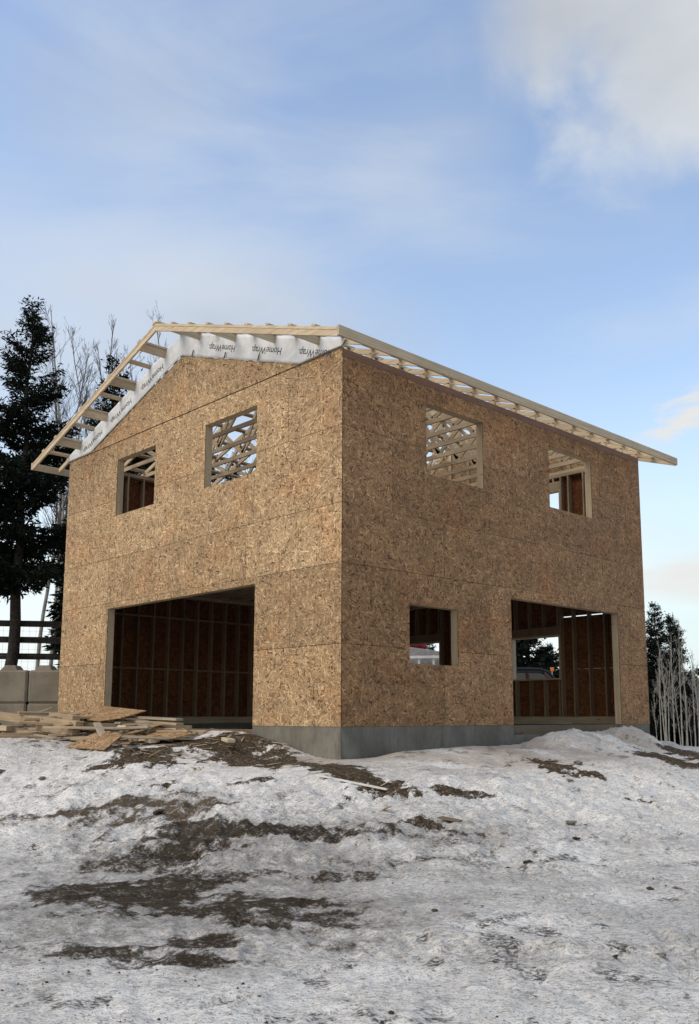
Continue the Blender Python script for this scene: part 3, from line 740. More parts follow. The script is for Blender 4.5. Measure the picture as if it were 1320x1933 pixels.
def lettering(txt, cx, cz, ang, size):
    cu = bpy.data.curves.new('lettering', 'FONT'); cu.body = txt; cu.size = size; cu.align_x = 'CENTER'; cu.align_y = 'CENTER'; cu.offset = .0012
    to = bpy.data.objects.new('lettering', cu); COL.objects.link(to); bpy.context.view_layer.update()
    me = bpy.data.meshes.new_from_object(to.evaluated_get(bpy.context.evaluated_depsgraph_get())); bpy.data.objects.remove(to)
    Rm = Matrix.Rotation(ang, 4, 'Y') @ Matrix.Rotation(R(90), 4, 'X')
    bm = bmesh.new(); bm.from_mesh(me)
    bmesh.ops.subdivide_edges(bm, edges=[e for e in bm.edges if e.calc_length() > .03], cuts=2)
    for v in bm.verts:
        p = Rm @ v.co; v.co = Vector((p.x + cx, -.0005, p.z + cz))
        x, z = v.co.x, v.co.z
    bm.to_mesh(me); bm.free(); me.materials.clear(); me.materials.append(M['ink'])
    # lie on the wrinkled wrap
    for v in me.vertices:
        x, z = v.co.x, v.co.z; top = zt(x) - .004; inner = min(max(6.99 - .333 * abs(x - XR), 5.815), top - .02); t = (z - inner) / (top - inner)
        wr = .007 * (mnoise.noise(Vector((x * 2.4, z * 5, 1.2))) + .5 * mnoise.noise(Vector((x * 8 + z * 6, z * 7, 4.1))))
        loose = .008 * (1 - t) * (0.5 + mnoise.noise(Vector((x * 1.3, 7.7, 0))))
        v.co.y = -.0262 - abs(wr) - max(0, loose)
    o = bpy.data.objects.new('lettering', me); COL.objects.link(o); o.parent = wrap
    return o
sa = math.atan(SL)
for x in (-.62, -1.9, -3.22): lettering('HomeWrap.', x, 6.99 - .333 * abs(x - XR) + .20, R(180) + sa, .175)
for x in (-5.62, -6.82, -8.0): lettering('HomeWrap.', x, 6.99 - .333 * abs(x - XR) + .20, R(180) - sa, .175)
for x, z in ((-4.38, 7.19), (-4.75, 7.2)): pass
for x in (-4.15, -3.1, -2.1):
    zz = 6.99 - .333 * abs(x - XR)
    o = MB().prism([(x - .012, -.058, zz - .005), (x + .012, -.058, zz - .005), (x + .06, -.058, zz + .10), (x + .036, -.058, zz + .10)], (0, .01, 0)).build('staple_tab', M['tab']); o.parent = wrap
# fly rafters (barge), fascias, lookouts, purlins
for sg in (-1, 1):
    for yy in (-OV, B_ + OV - .038):
        xa = XR + sg * (A_ / 2 + EO - (.040 if True else 0)); xb = XR
        mb = MB(); mb.prism([(xa, yy, zt(xa) - .142), (xb, yy, zt(xb) - .142), (xb, yy, zt(xb) - .048), (xa, yy, zt(xa) - .048)], (0, .038, 0))
        hb(mb, 'fly_rafter', M['lumber'], None, clean=True)
        mb = MB(); mb.prism([(xa, yy - .006, zt(xa) - .045), (xb, yy - .006, zt(xb) - .045), (xb, yy - .006, zt(xb) - .001), (xa, yy - .006, zt(xa) - .001)], (0, .044, 0))
        hb(mb, 'rafter_strip', M['lumber'], None, clean=True)
    xa = XR + sg * (A_ / 2 + EO)
    hb(MB().box(xa, xa - sg * .038, -OV - .004, B_ + OV, zt(xa) - .115, zt(xa) + .036), 'fascia_board', M['lumber_y'])
    for k in range(0, 9):
        u = .03 + k * (5.12 / 9) ; xx = XR + sg * u
        # purlin: a board laid flat on the chords, running the length of the roof
        mb = MB(); w_ = .089
        mb.prism([(xx - w_/2*.95, -OV - .012, zt(xx - w_/2*.95) + .001), (xx + w_/2*.95, -OV - .012, zt(xx + w_/2*.95) + .001), (xx + w_/2*.95, -OV - .012, zt(xx + w_/2*.95) + .037), (xx - w_/2*.95, -OV - .012, zt(xx - w_/2*.95) + .037)], (0, B_ + 2 * OV + .02, 0)) if k else None
        if k: hb(mb, 'purlin', M['lumber_y'], None, clean=True)
        if k % 2 == 1:
            for ya, yb in ((-OV + .039, .001), (B_ - .001, B_ + OV - .04)):
                mb = MB(); s_ = .019
                zc = zt(xx)
                mb.prism([(xx - s_, ya, zt(xx - s_) - .142), (xx + s_, ya, zt(xx + s_) - .142), (xx + s_, ya, zt(xx + s_) - .002), (xx - s_, ya, zt(xx - s_) - .002)], (0, yb - ya, 0))
                hb(mb, 'lookout', M['lumber_y'], None, clean=True)
mb = MB(); mb.prism([(XR - .1, -OV - .012, zt(XR) - .012), (XR, -OV - .012, zt(XR) + .02), (XR + .1, -OV - .012, zt(XR) - .012), (XR + .1, -OV - .012, zt(XR) + .018), (XR, -OV - .012, zt(XR) + .045), (XR - .1, -OV - .012, zt(XR) + .018)], (0, B_ + 2 * OV + .02, 0))
hb(mb, 'ridge_board', M['lumber_y'], None, clean=True)

# ------------------------------------------------------------------ things lying inside and around the house
def gh(x, y): return float(ground_h(np.array([x]), np.array([y]))[0])
def plank(name, loc, size, yaw, pitch=0.0, roll=0.0, mat='lumber', label=None, cat='board', group=None, bevel=.004):
    L_, w_, h_ = size
    mb = MB().box(-L_/2, L_/2, -w_/2, w_/2, 0, h_)
    o = mb.build(name, M[mat], None, bevel=bevel)
    o.location = loc; o.rotation_euler = (roll, pitch, yaw); tag(o, label, cat, group); return o
def sheet(name, loc, pts, th, rot, label, group=None, mat='osb_flat', cat='board'):
    mb = MB().prism([(x, y, 0) for x, y in pts], (0, 0, th)); o = mb.build(name, M[mat], None, tone=True, clean=True)
    o.location = loc; o.rotation_euler = rot; tag(o, label, cat, group); return o

# retaining wall of big interlocking blocks
def block_wall():
    ox, oy = -10.65, -.01
    bl = MB(); L_, Dp, Hh = 1.5, .75, .75
    bl.box(0.012, L_ - .012, 0, Dp, 0, Hh)
    body = bl
    proto = None
    labels = {(0, 1): 'upper grey concrete block with two lugs touching the house corner', (-1, 1): 'upper grey concrete block with two lugs at the left edge of the photo',
              (0, 0): 'lower grey concrete block under the block beside the house', (-1, 0): 'lower grey concrete block at the left, half hidden by scrap wood',
              (-2, 1): 'upper concrete block beyond the left edge', (-2, 0): 'lower concrete block beyond the left edge'}
    for row in (0, 1):
        for k in (-1, 0):
            e = .0; base = Vector((ox + RH[0] * L_ * k, oy + RH[1] * L_ * k, -.29 + .752 * row))
            if k == 0: Lk = 1.5
            root = empty('concrete_block', base, math.atan2(RH[1], RH[0]), label=labels[(k, row)], cat='concrete block', group='concrete blocks of the retaining wall')
            Lk = 1.05 if k == 0 else 1.5     # the last block is cut short where it meets the house
            m = MB().box(.012, Lk - .012, 0, Dp, 0, Hh); o = m.build('block_body', M['block'], root, bevel=.045)
            for c in ((.27, 1.0) if k else (.30, .80)):
                if row == 0: continue
                b_ = .20; t_ = .12
                mm = MB(); y0, y1 = .12, .62
                mm.v += [(c - b_, y0, Hh - .002), (c + b_, y0, Hh - .002), (c + b_, y1, Hh - .002), (c - b_, y1, Hh - .002), (c - t_, y0 + .08, Hh + .12), (c + t_, y0 + .08, Hh + .12), (c + t_, y1 - .08, Hh + .12), (c - t_, y1 - .08, Hh + .12)]
                mm.f += [(0,3,2,1),(4,5,6,7),(0,1,5,4),(1,2,6,5),(2,3,7,6),(3,0,4,7)]; mm.t += [.5] * 6
                mm.build('lug', M['block'], root, bevel=.012)
block_wall()

# rail fence on the terrace behind
def rail_fence():
    c0 = Vector((CAM[0] + DH[0] * 24.0, CAM[1] + DH[1] * 24.0, 0)); r = Vector((RH[0], RH[1], 0))
    root = empty('rail_fence', c0 + r * -11 + Vector((0, 0, 1.15)), 0, label='dark three rail wooden fence with wire mesh behind the spruce trunk', cat='fence')
    o0 = -root.location
    def P(t, z, d=0): return c0 + r * t + Vector((DH[0] * d, DH[1] * d, z)) + o0
    ts = [-16.9, -14.3, -11.75, -9.36, -6.6]
    for t in ts: MB().tube([P(t, 1.0, .08), P(t, 2.78, .08)], .075, 8).build('post', M['fence'], root)
    for z, sl in ((2.58, -.018), (2.155, -.016), (1.72, -.012)):
        for a, b_ in zip(ts[:-1], ts[1:]):
            z1 = z + sl * (a + 10); z2 = z + sl * (b_ + 10)
            MB().beam(P(a, z1), P(b_, z2), .04, .16).build('rail', M['fence'], root)
    m = MB()
    for k in range(60):
        t = -16.9 + k * .17; m.tube([P(t, 1.15, -.04), P(t, 2.5, -.04)], .0022, 3)
    for k in range(9): m.tube([P(-16.9, 1.2 + k * .16, -.04), P(-6.6, 1.2 + k * .16 - .15, -.04)], .0022, 3)
    m.build('wire_mesh', M['wire'], root)
rail_fence()

# scrap pile in front of the garage
def pile_z(x, y):
    return   .52 * math.exp(-((x + 5.6) / 2.5) ** 2 - ((y + 1.45) / .95) ** 2)
rr = random.Random(12)
G_OFF = 'loose offcuts in the scrap wood pile'
protos = []
for k in range(6):
    L_ = (1.7, 1.1, .8, 2.1, .45, 1.3)[k]; w_ = (.12, .07, .12, .07, .07, .14)[k]
    protos.append((L_, w_))
for i in range(96):
    L_, w_ = rr.choice(protos); L_ *= rr.uniform(.7, 1.15)
    a = rr.uniform(0, 2 * math.pi); d = math.sqrt(rr.random())
    x = -5.5 + 3.1 * d * math.cos(a); y = -1.45 + .95 * d * math.sin(a)
    g = max(gh(x, y), gh(x + .3, y), gh(x - .3, y)); z = g + pile_z(x, y) * rr.uniform(.05, 1.0)
    yaw = rr.gauss(.55, .45) if rr.random() < .75 else rr.uniform(0, math.pi)
    y = min(y, -.25 - abs(math.sin(yaw)) * L_ * .45)
    mt_ = rr.choice(['lumber_pile', 'lumber_pile', 'lumber', 'grey_lumber'])
    lab = '%s %s offcut %s the %s of the scrap pile' % ('long' if L_ > 1.4 else ('short' if L_ < .9 else 'medium length'), 'weathered greyish' if mt_ == 'grey_lumber' else ('wide pale' if w_ > .12 else 'narrow pale'),
        'high at' if z - g > .22 else 'low at', 'left end' if x < -7.2 else ('left half' if x < -5.9 else ('right half' if x < -4.6 else 'right end')))
    plank('lumber_offcut', (x, y, z), (L_, w_, .038), yaw, rr.gauss(0, .035), rr.gauss(0, .10) + (1.4 if rr.random() < .10 else 0), mt_, lab, 'board', G_OFF)
for i in range(16):
    x = -5.2 + rr.uniform(-2.6, 2.6); y = -1.3 + rr.uniform(-.7, .5); w_ = rr.uniform(.2, .45); l_ = rr.uniform(.35, .9)
    yaw_ = rr.uniform(0, 3); y = min(y, -.2 - l_ * .5)
    sheet('osb_offcut', (x, y, gh(x, y) + .03 + pile_z(x, y) * rr.uniform(.1, .8)), [(-l_/2, -w_/2), (l_/2, -w_/2*rr.uniform(.6, 1)), (l_/2*rr.uniform(.7, 1), w_/2), (-l_/2, w_/2)], .012,
          (rr.gauss(0, .08), rr.gauss(0, .05), yaw_), '%s ragged strand board offcut jumbled in the %s of the scrap pile' % ('big' if l_ > .85 else 'small', 'left end' if x < -6.5 else ('middle' if x < -4.8 else 'right end')), 'strand board offcuts in the scrap wood pile')
# the pieces of the pile one can tell apart
lat = math.atan2(RH[1], RH[0])
plank('timber_beam', (-5.75, -2.1, .03), (3.6, .14, .14), .02, .055, 0, 'lumber_pile', 'long thick pale timber lying across the top of the scrap pile at the left', 'timber', None)
plank('timber_beam', (-4.45, -2.2, -.12), (1.1, .14, .10), .10, .05, 0, 'lumber_pile', 'short thick timber end beside the tip of the long pale timber', 'timber', None)
plank('lumber_offcut', (-5.15, -1.75, .10), (1.0, .14, .09), -.05, .05, 0, 'lumber_pile', 'stubby squared offcut resting on top of the long pale timber', 'board', None)
plank('lumber_offcut', (-6.6, -2.25, -.10), (.55, .19, .09), .3, .02, 0, 'lumber', 'small chunky block of lumber below the long timber at the left', 'board', None)
plank('lumber_offcut', (-7.2, -2.2, -.08), (.6, .14, .12), .1, .02, 0, 'grey_lumber', 'chunky timber block at the left edge of the photo under the long timber', 'board', None)
sheet('osb_sheet', (-5.0, -1.15, .20), [(-1.05, -.26), (.55, -.34), (.95, -.12), (1.15, .22), (.2, .28), (-.6, .33), (-.9, .12)],   .013, (.36, .035, .02), 'large brown strand board sheet lying on top of the scrap pile under the wall', cat='strand board')
sheet('osb_sheet', (-2.75, -2.35, gh(-2.75, -2.35) + .10), [(-.50, -.28), (.50, -.25), (.28, .24), (-.42, .25)], .013, (.42, .03, .10), 'yellowish square strand board leaning at the front foot of the scrap pile', cat='strand board')
sheet('osb_sheet', (-2.75, -1.3, -.13), [(-.5, -.22), (.1, -.28), (.4, -.18), (.62, .08), (.25, .26), (-.15, .20), (-.42, .26)], .013, (.34, .03, .2), 'broken strand board panel with ragged edge at the right end of the pile', cat='strand board')
sheet('osb_sheet', (-3.6, -1.4, -.08), [(-.7, -.28), (.6, -.25), (.7, .3), (-.6, .25)], .013, (.30, -.02, -.1), 'flat strand board piece half under boards at the middle right of the pile', cat='strand board')
sheet('osb_sheet', (-2.9, -1.95, -.32), [(-.5, -.2), (.6, -.12), (.5, .12), (-.4, .22)], .013, (.3, .02, .3), 'small splintered strand board scrap at the front right of the pile', cat='strand board')
MB().beam((-3.5, -2.0, .04), (-2.15, -2.45, -.40), .11, .04).build('plank', M['grey_lumber'], None, bevel=.004)
tag(bpy.context.scene.objects['plank'], 'long pale plank sloping diagonally down the front of the scrap pile', 'plank')
sheet('lumber_offcut', (-3.42, -1.72, -.17), [(-.09, -.02), (.09, -.02), (.09, .22), (-.09, .22)], .04, (.75, .05, .25), 'small bright square offcut propped up in the middle of the pile', mat='lumber')
plank('plank', (-3.55, -.95, .10), (1.5, .14, .04), .02, .03, 0, 'grey_lumber', 'upper of two round ended planks sticking out of the pile before the garage', 'plank')
plank('plank', (-3.45, -1.0, .03), (1.6, .14, .04), -.03, .03, 0, 'lumber_pile', 'lower of two planks sticking out of the pile before the garage', 'plank')
plank('plank', (-5.3, -2.15, -.26), (3.0, .14, .038), .03, .02, 0, 'lumber_pile', 'long flat plank at the front of the pile under the thick timber', 'plank')
plank('plank', (-4.6, -2.1, -.30), (2.6, .14, .038), -.05, .01, 0, 'grey_lumber', 'long lowest plank at the front foot of the pile', 'plank')
plank('plank', (-3.2, -1.6, -.22), (1.5, .09, .038), .08, .03, 0, 'lumber', 'thin straight plank at the right of the pile above the snow', 'plank')
plank('lumber_offcut', (-2.95, -1.85, -.30), (.36, .14, .038), .9, -.2, 0, 'lumber', 'small tilted offcut lying on splintered strand board at the right', 'board')
plank('lumber_offcut', (-2.55, -1.65, -.24), (.26, .14, .06), .2, .1, 0, 'lumber', 'pale stubby offcut near the right end of the pile', 'board')
plank('lumber_offcut', (-1.30, -1.05, -.22), (.42, .12, .05), -.4, .05, 0, 'lumber', 'pale offcut lying alone on gravel under the garage sill', 'board')
plank('lumber_offcut', (-1.55, -.85, -.17), (.55, .05, .03), -.7, .05, 0, 'grey_lumber', 'narrow strip leaning beside the lone offcut on the gravel', 'board')
MB().tube([(-8.4, -.9, .19), (-7.75, -.75, .33)], .012, 6).build('stick', M['grey_lumber']); tag(S.objects['stick'], 'thin stick poking up at the back of the scrap pile by the blocks', 'stick')
y_ = MB().box(-.3, .3, -.05, .05, 0, .045).box(-.26, .0, -.056, -.05, .01, .035).build('spirit_level', M['yellow'], None, bevel=.006); y_.location = (-8.45, -1.15, .13); y_.rotation_euler = (0.1, .12, .2); tag(y_, 'yellow plastic bar lying at the back left of the scrap pile', 'tool')
for i, (x, y, z, l, a, t) in enumerate(((-8.2, -.75, .06, 1.2, .1, 'upper'), (-7.9, -.85, .0, 1.5, .0, 'lower'))):
    plank('dark_board', (x, y, z), (l, .14, .04), a, .02, 0, 'treated', '%s of two dark weathered boards behind the pile near the house corner' % t, 'board')
# lumber lying inside the garage
for i, (x, y, l) in enumerate(((-3.6, .55, 2.4), (-4.2, .95, 2.8), (-3.3, 1.25, 2.0))):
    plank('floor_board', (x, y, -.128 + .0 * i), (l, .19, .05), .06 * i - .05, 0, 0, 'treated', ('dark board on the garage floor nearest the sill', 'dark middle board on the garage floor', 'dark board farthest back on the garage floor')[i], 'board')

# stones, sticks and small litter on the snow
def stone(x, y, r, label, mat='rock', sq=.55, seed=0, group=None, name='stone'):
    r = r * .72; bm = bmesh.new(); bmesh.ops.create_icosphere(bm, subdivisions=3, radius=r)
    for v in bm.verts:
        n = 1 + .75 * mnoise.noise(v.co * (1.3 / r) + Vector((seed, 3, 1))) + .15 * mnoise.noise(v.co * (4 / r) + Vector((1, seed, 2)))
        v.co = Vector((v.co.x * n * 1.2, v.co.y * n, v.co.z * n * sq))
    me = bpy.data.meshes.new(name); bm.to_mesh(me); bm.free(); me.materials.append(M[mat])
    me.polygons.foreach_set('use_smooth', [True] * len(me.polygons))
    o = bpy.data.objects.new(name, me); COL.objects.link(o); o.location = (x, y, gh(x, y) + r * sq * .35); o.rotation_euler = (0, 0, seed); tag(o, label, 'stone', group); return o
for i, (x, y, r, l, m_) in enumerate((
    (1.84, 1.55, .060, 'small brown stone on the snow below the eave wall', 'rock'), (6.18, -2.32, .032, 'dark round clod on the snow at the far right', 'dirtclod'),
    (6.30, -2.15, .026, 'small grey clod right of the dark round one', 'rock'), (7.01, -4.21, .022, 'black lump on the icy snow at lower right', 'dirtclod'),
    (7.20, -4.02, .026, 'brown lump beside the black one at lower right', 'rock'), (5.0, -2.6, .035, 'dark clod at the foot of the snow bank', 'dirtclod'),
    (5.10, -2.45, .04, 'flat dark clod just right of the one at the bank foot', 'dirtclod'), (6.71, -5.75, .02, 'small dark pebble near the bottom edge', 'dirtclod'),
    (2.5, 2.3, .07, 'grey stone near the gravel streak below the door', 'rock'), (3.3, .9, .05, 'round stone in the snow under the gravel streak', 'rock'),
    (-2.9, -3.75, .085, 'brown stone half sunk in the left snow bank', 'rock'), (-1.9, -3.6, .06, 'stone at the foot of the left snow bank', 'rock'),
    (4.5, -.9, .07, 'rounded stone standing in the lumpy snow right of centre', 'rock'), (4.9, -1.4, .035, 'small black stone on the right snow slope', 'dirtclod'),
    (1.5, -3.9, .06, 'black clod on the snow left of the dirt patches', 'dirtclod'), (5.6, -4.2, .028, 'small dark stone in the middle of the icy foreground', 'dirtclod'))):
    stone(x, y, r, l, m_, .55, i * 1.7)
p_ = MB().beam((1.75, -1.95, gh(1.75, -1.95) + .03), (2.75, -1.80, gh(2.75, -1.8) + .02), .035, .018).build('lath', M['stick']); tag(p_, 'thin whitish lath lying on brown gravel before the house corner', 'lath')
p_ = sheet('wood_chip', (3.87, -2.05, gh(3.87, -2.05) + .02), [(-.12, -.05), (.10, -.06), (.13, .03), (-.08, .05)], .012, (.1, .15, lat - .2), 'brown flat wood chip lying on the snow bank', mat='treated', cat='wood chip')
def wire_piece(x, y, label, sc=1):
    z = gh(x, y); pts = [(x + sc * .16 * math.cos(a) * (1 + .4 * math.sin(2 * a)), y + sc * .16 * math.sin(a), z + .03 + .05 * abs(math.sin(a * 1.7))) for a in np.linspace(0, 5.2, 18)]
    o = MB().tube(pts, .006, 5).build('plastic_strap', M['stick']); tag(o, label, 'strap')
wire_piece(3.35, -1.0, 'curled white plastic strap on the snow before the eave wall')
wire_piece(3.6, -.75, 'smaller white strap curl right of the larger curl', .6)

# loose crumbs of earth, too many to count
def crumbs():
    rg = np.random.default_rng(5); V = []; F = []; n = 0
    base = np.array([(1,0,0),(-.6,.8,0),(-.5,-.9,0),(.1,0,.8),(0,.1,-.6)]); tri = [(0,1,3),(1,2,3),(2,0,3),(1,0,4),(2,1,4),(0,2,4)]
    N = 4200
    th = rg.uniform(-.42, .42, N); rad = 4.2 + 12 * rg.random(N) ** 1.3
    az = R(45.8859) - th; x = CAM[0] - np.sin(az) * rad; y = CAM[1] + np.cos(az) * rad
    w = vnoise(x * 1.1, y * 1.1, 7) + .6 * vnoise(x * 4, y * 4, 8); keep = w > .85
    keep &= ~((x > -A_ - .05) & (x < .05) & (y > -.05) & (y < B_))
    x = x[keep]; y = y[keep]; z = ground_h(x, y)
    for i in range(len(x)):
        r = .003 + .011 * rg.random() ** 4
        a = rg.uniform(0, 6.28); c, s_ = math.cos(a), math.sin(a)
        b_ = base * (1 + rg.uniform(-.4, .4, base.shape)) * r
        q_ = np.stack([b_[:, 0] * c - b_[:, 1] * s_ + x[i], b_[:, 0] * s_ + b_[:, 1] * c + y[i], b_[:, 2] * .8 + z[i] + r * .2], -1)
        V.append(q_); F += [(t_[0] + n, t_[1] + n, t_[2] + n) for t_ in tri]; n += 5
    o = np_mesh('earth_crumbs', np.vstack(V), F, M['dirtclod']); tag(o, kind='stuff', label='loose crumbs of dark earth strewn over the snow', cat='earth')
crumbs()
# saw-dust and wood splinters round the pile
def splinters():
    rg = np.random.default_rng(9); V = []; F = []; n = 0
    for i in range(420):
        x = -4.6 + rg.normal() * 2.2; y = -1.6 + rg.normal() * .7
        if y > -.1: continue
        z = gh(x, y) + pile_z(x, y) * rg.random() * .6 + .01; l = rg.uniform(.03, .16); w_ = rg.uniform(.006, .02); a = rg.uniform(0, 3.14); e = rg.normal() * .15
        d = np.array([math.cos(a), math.sin(a), e]) * l; s_ = np.array([-math.sin(a), math.cos(a), 0]) * w_; p = np.array([x, y, z]); u = np.array([0, 0, w_ * .5])
        V += [p - d - s_, p + d - s_, p + d + s_, p - d + s_, p - d - s_ + u, p + d - s_ + u, p + d + s_ + u, p - d + s_ + u]
        F += [tuple(np.array(f) + n) for f in ((0,3,2,1),(4,5,6,7),(0,1,5,4),(1,2,6,5),(2,3,7,6),(3,0,4,7))]; n += 8
    o = np_mesh('wood_splinters', np.array(V), F, M['lumber']); tag(o, kind='stuff', label='wood splinters and shavings strewn round the scrap pile', cat='splinters')
splinters()

# ------------------------------------------------------------------ vehicles in the yard behind, seen through the openings
def wheel(parent, x, y, z, r, w_):
    bm = bmesh.new(); bmesh.ops.create_cone(bm, cap_ends=True, segments=28, radius1=r, radius2=r, depth=w_)
    bmesh.ops.rotate(bm, verts=bm.verts, matrix=Matrix.Rotation(R(90), 3, 'X'))
    bmesh.ops.bevel(bm, geom=[e for e in bm.edges if e.calc_face_angle(0) > 1], offset=.03, segments=2, affect='EDGES')
    me = bpy.data.meshes.new('wheel'); bm.to_mesh(me); bm.free(); me.materials.append(M['black'])
    o = bpy.data.objects.new('wheel', me); COL.objects.link(o); o.parent = parent; o.location = (x, y, z)
    bm = bmesh.new(); bmesh.ops.create_cone(bm, cap_ends=True, segments=20, radius1=r*.55, radius2=r*.5, depth=w_ + .02); bmesh.ops.rotate(bm, verts=bm.verts, matrix=Matrix.Rotation(R(90), 3, 'X'))
    me = bpy.data.meshes.new('rim'); bm.to_mesh(me); bm.free(); me.materials.append(M['steel']); q_ = bpy.data.objects.new('rim', me); COL.objects.link(q_); q_.parent = o
def pickup():
    x, y = -7.2, 13.9; g = gh(x, y)
    root = empty('pickup_truck', (x, y, g), lat + .25, label='dark red pickup truck parked in the yard, seen through the doorway and back window', cat='pickup truck')
    root.scale = (1.0, 1.0, 1.0)
    # profile in x (length), z ; width in y
    def prof(pts, y0, y1, nm, mat, par=root, bev=0):
        o = MB().prism([(a, y0, c) for a, c in pts], (0, y1 - y0, 0)).build(nm, M[mat], par, bevel=bev, clean=True); return o
    prof([(-2.75, .45), (2.6, .45), (2.7, .62), (2.68, 1.0), (1.25, 1.12), (-2.72, 1.12), (-2.78, .7)], -.92, .92, 'body', 'red_paint', bev=.04)
    zt_ = 1.10
    prof([(-.95, 1.12), (1.25, 1.12), (.55, 1.70), (.35, 1.76), (-.62, 1.78), (-.82, 1.70)], -.76, .76, 'cab_glass', 'glass', bev=.02)
    for s_ in (-1, 1):
        yy = .78 * s_
        for p, q_ in (((-.96, 1.10), (-.84, 1.74)), ((.02, 1.12), (-.05, 1.78)), ((1.27, 1.12), (.52, 1.74))):
            MB().beam((p[0], yy, p[1]), (q_[0], yy * .97, q_[1]), .06, .09).build('pillar', M['red_paint'], root)
    prof([(-.88, 1.745), (.56, 1.735), (.40, 1.82), (-.70, 1.83)], -.80, .80, 'roof', 'black', bev=.02)
    for yy in (-.80, .80):
        MB().tube([(-1.0, yy, 1.86), (.35, yy, 1.86), (.62, yy, 1.78), (.95, yy, 1.45), (1.3, yy, 1.13)], .035, 8).build('roll_bar', M['black'], root)
    for xx in (-1.75, 1.75):
        for yy in (-.82, .82): wheel(root, xx, yy, .40, .40, .24)
    for yy in (-.68, .68): MB().box(2.66, 2.72, yy - .16, yy + .16, .74, .92).build('headlight', M['whitepaint'], root, bevel=.02)
    MB().box(2.66, 2.80, -.88, .88, .42, .60).build('bumper', M['steel'], root, bevel=.02)
pickup()
def marker():
    x, y = -7.35, 15.9; g = gh(x, y)
    root = empty('marker_post', (x, y, g), lat, label='thin post with square orange marker behind the parked pickup truck', cat='marker post')
    MB().tube([(0, 0, 0), (0, 0, 1.70 - g)], .02, 8).build('post', M['steel'], root)
    MB().box(-.06, .06, -.03, -.0205, 1.62 - g, 1.74 - g).build('marker_plate', M['orange'], root, bevel=.004)
marker()
def trailer():
    x, y = -10.1, 13.1; g = gh(x, y)
    root = empty('stake_trailer', (x, y, g), lat - .22, label='grey high trailer with white stake rails, seen through the lower window', cat='trailer')
    MB().box(-2.2, 2.2, -.85, .85, .72, .86).build('bed', M['steel'], root, bevel=.01)
    for s_ in (-1, 1):
        for k in range(10):
            xx = -2.1 + k * .466
            MB().box(xx - .03, xx + .03, s_ * .85 - .02, s_ * .85 + .02, .861, 2.25 - g * 0).build('stake', M['whitepaint'], root)
        for z in (1.25, 1.7, 2.16): MB().box(-2.2, 2.2, s_ * .89 - .02, s_ * .89 + .018, z, z + .08).build('rail', M['whitepaint'], root)
    for xx in (-.45, .45):
        for yy in (-.72, .72): wheel(root, xx, yy, .36, .36, .2)
    MB().beam((2.2, 0, .78), (3.4, 0, .5), .1, .1).build('drawbar', M['steel'], root)
    # the load: a ribbed dark metal slab box and a red tarpaulin bundle
    t = MB().prism([(-1.9, -.7, .865), (1.9, -.7, .865), (1.9, -.7, 2.15), (-1.9, -.7, 2.75)], (0, 1.4, 0)).build('metal_panel_stack', M['steel'], None, clean=True, bevel=.01)
    t.location = (x, y, g); t.rotation_euler = (0, 0, lat - .22); tag(t, 'grey sloping stack of metal panels loaded on the stake trailer', 'panels')
    bm = bmesh.new(); bmesh.ops.create_icosphere(bm, subdivisions=4, radius=1)
    for v in bm.verts:
        n = 1 + .22 * mnoise.noise(v.co * 2.2) + .10 * mnoise.noise(v.co * 6); v.co = Vector((v.co.x * n * .75, v.co.y * n * .55, max(v.co.z, -.6) * n * .42))
    me = bpy.data.meshes.new('tarpaulin'); bm.to_mesh(me); bm.free(); me.materials.append(M['tarp']); me.polygons.foreach_set('use_smooth', [True] * len(me.polygons))
    o = bpy.data.objects.new('tarpaulin', me); COL.objects.link(o); dx = Vector((math.cos(lat - .22), math.sin(lat - .22), 0)) * -.75
    o.location = (x + dx.x, y + dx.y, g + 2.75); tag(o, 'crumpled red tarpaulin bundle on top of the trailer load', 'tarpaulin')
trailer()

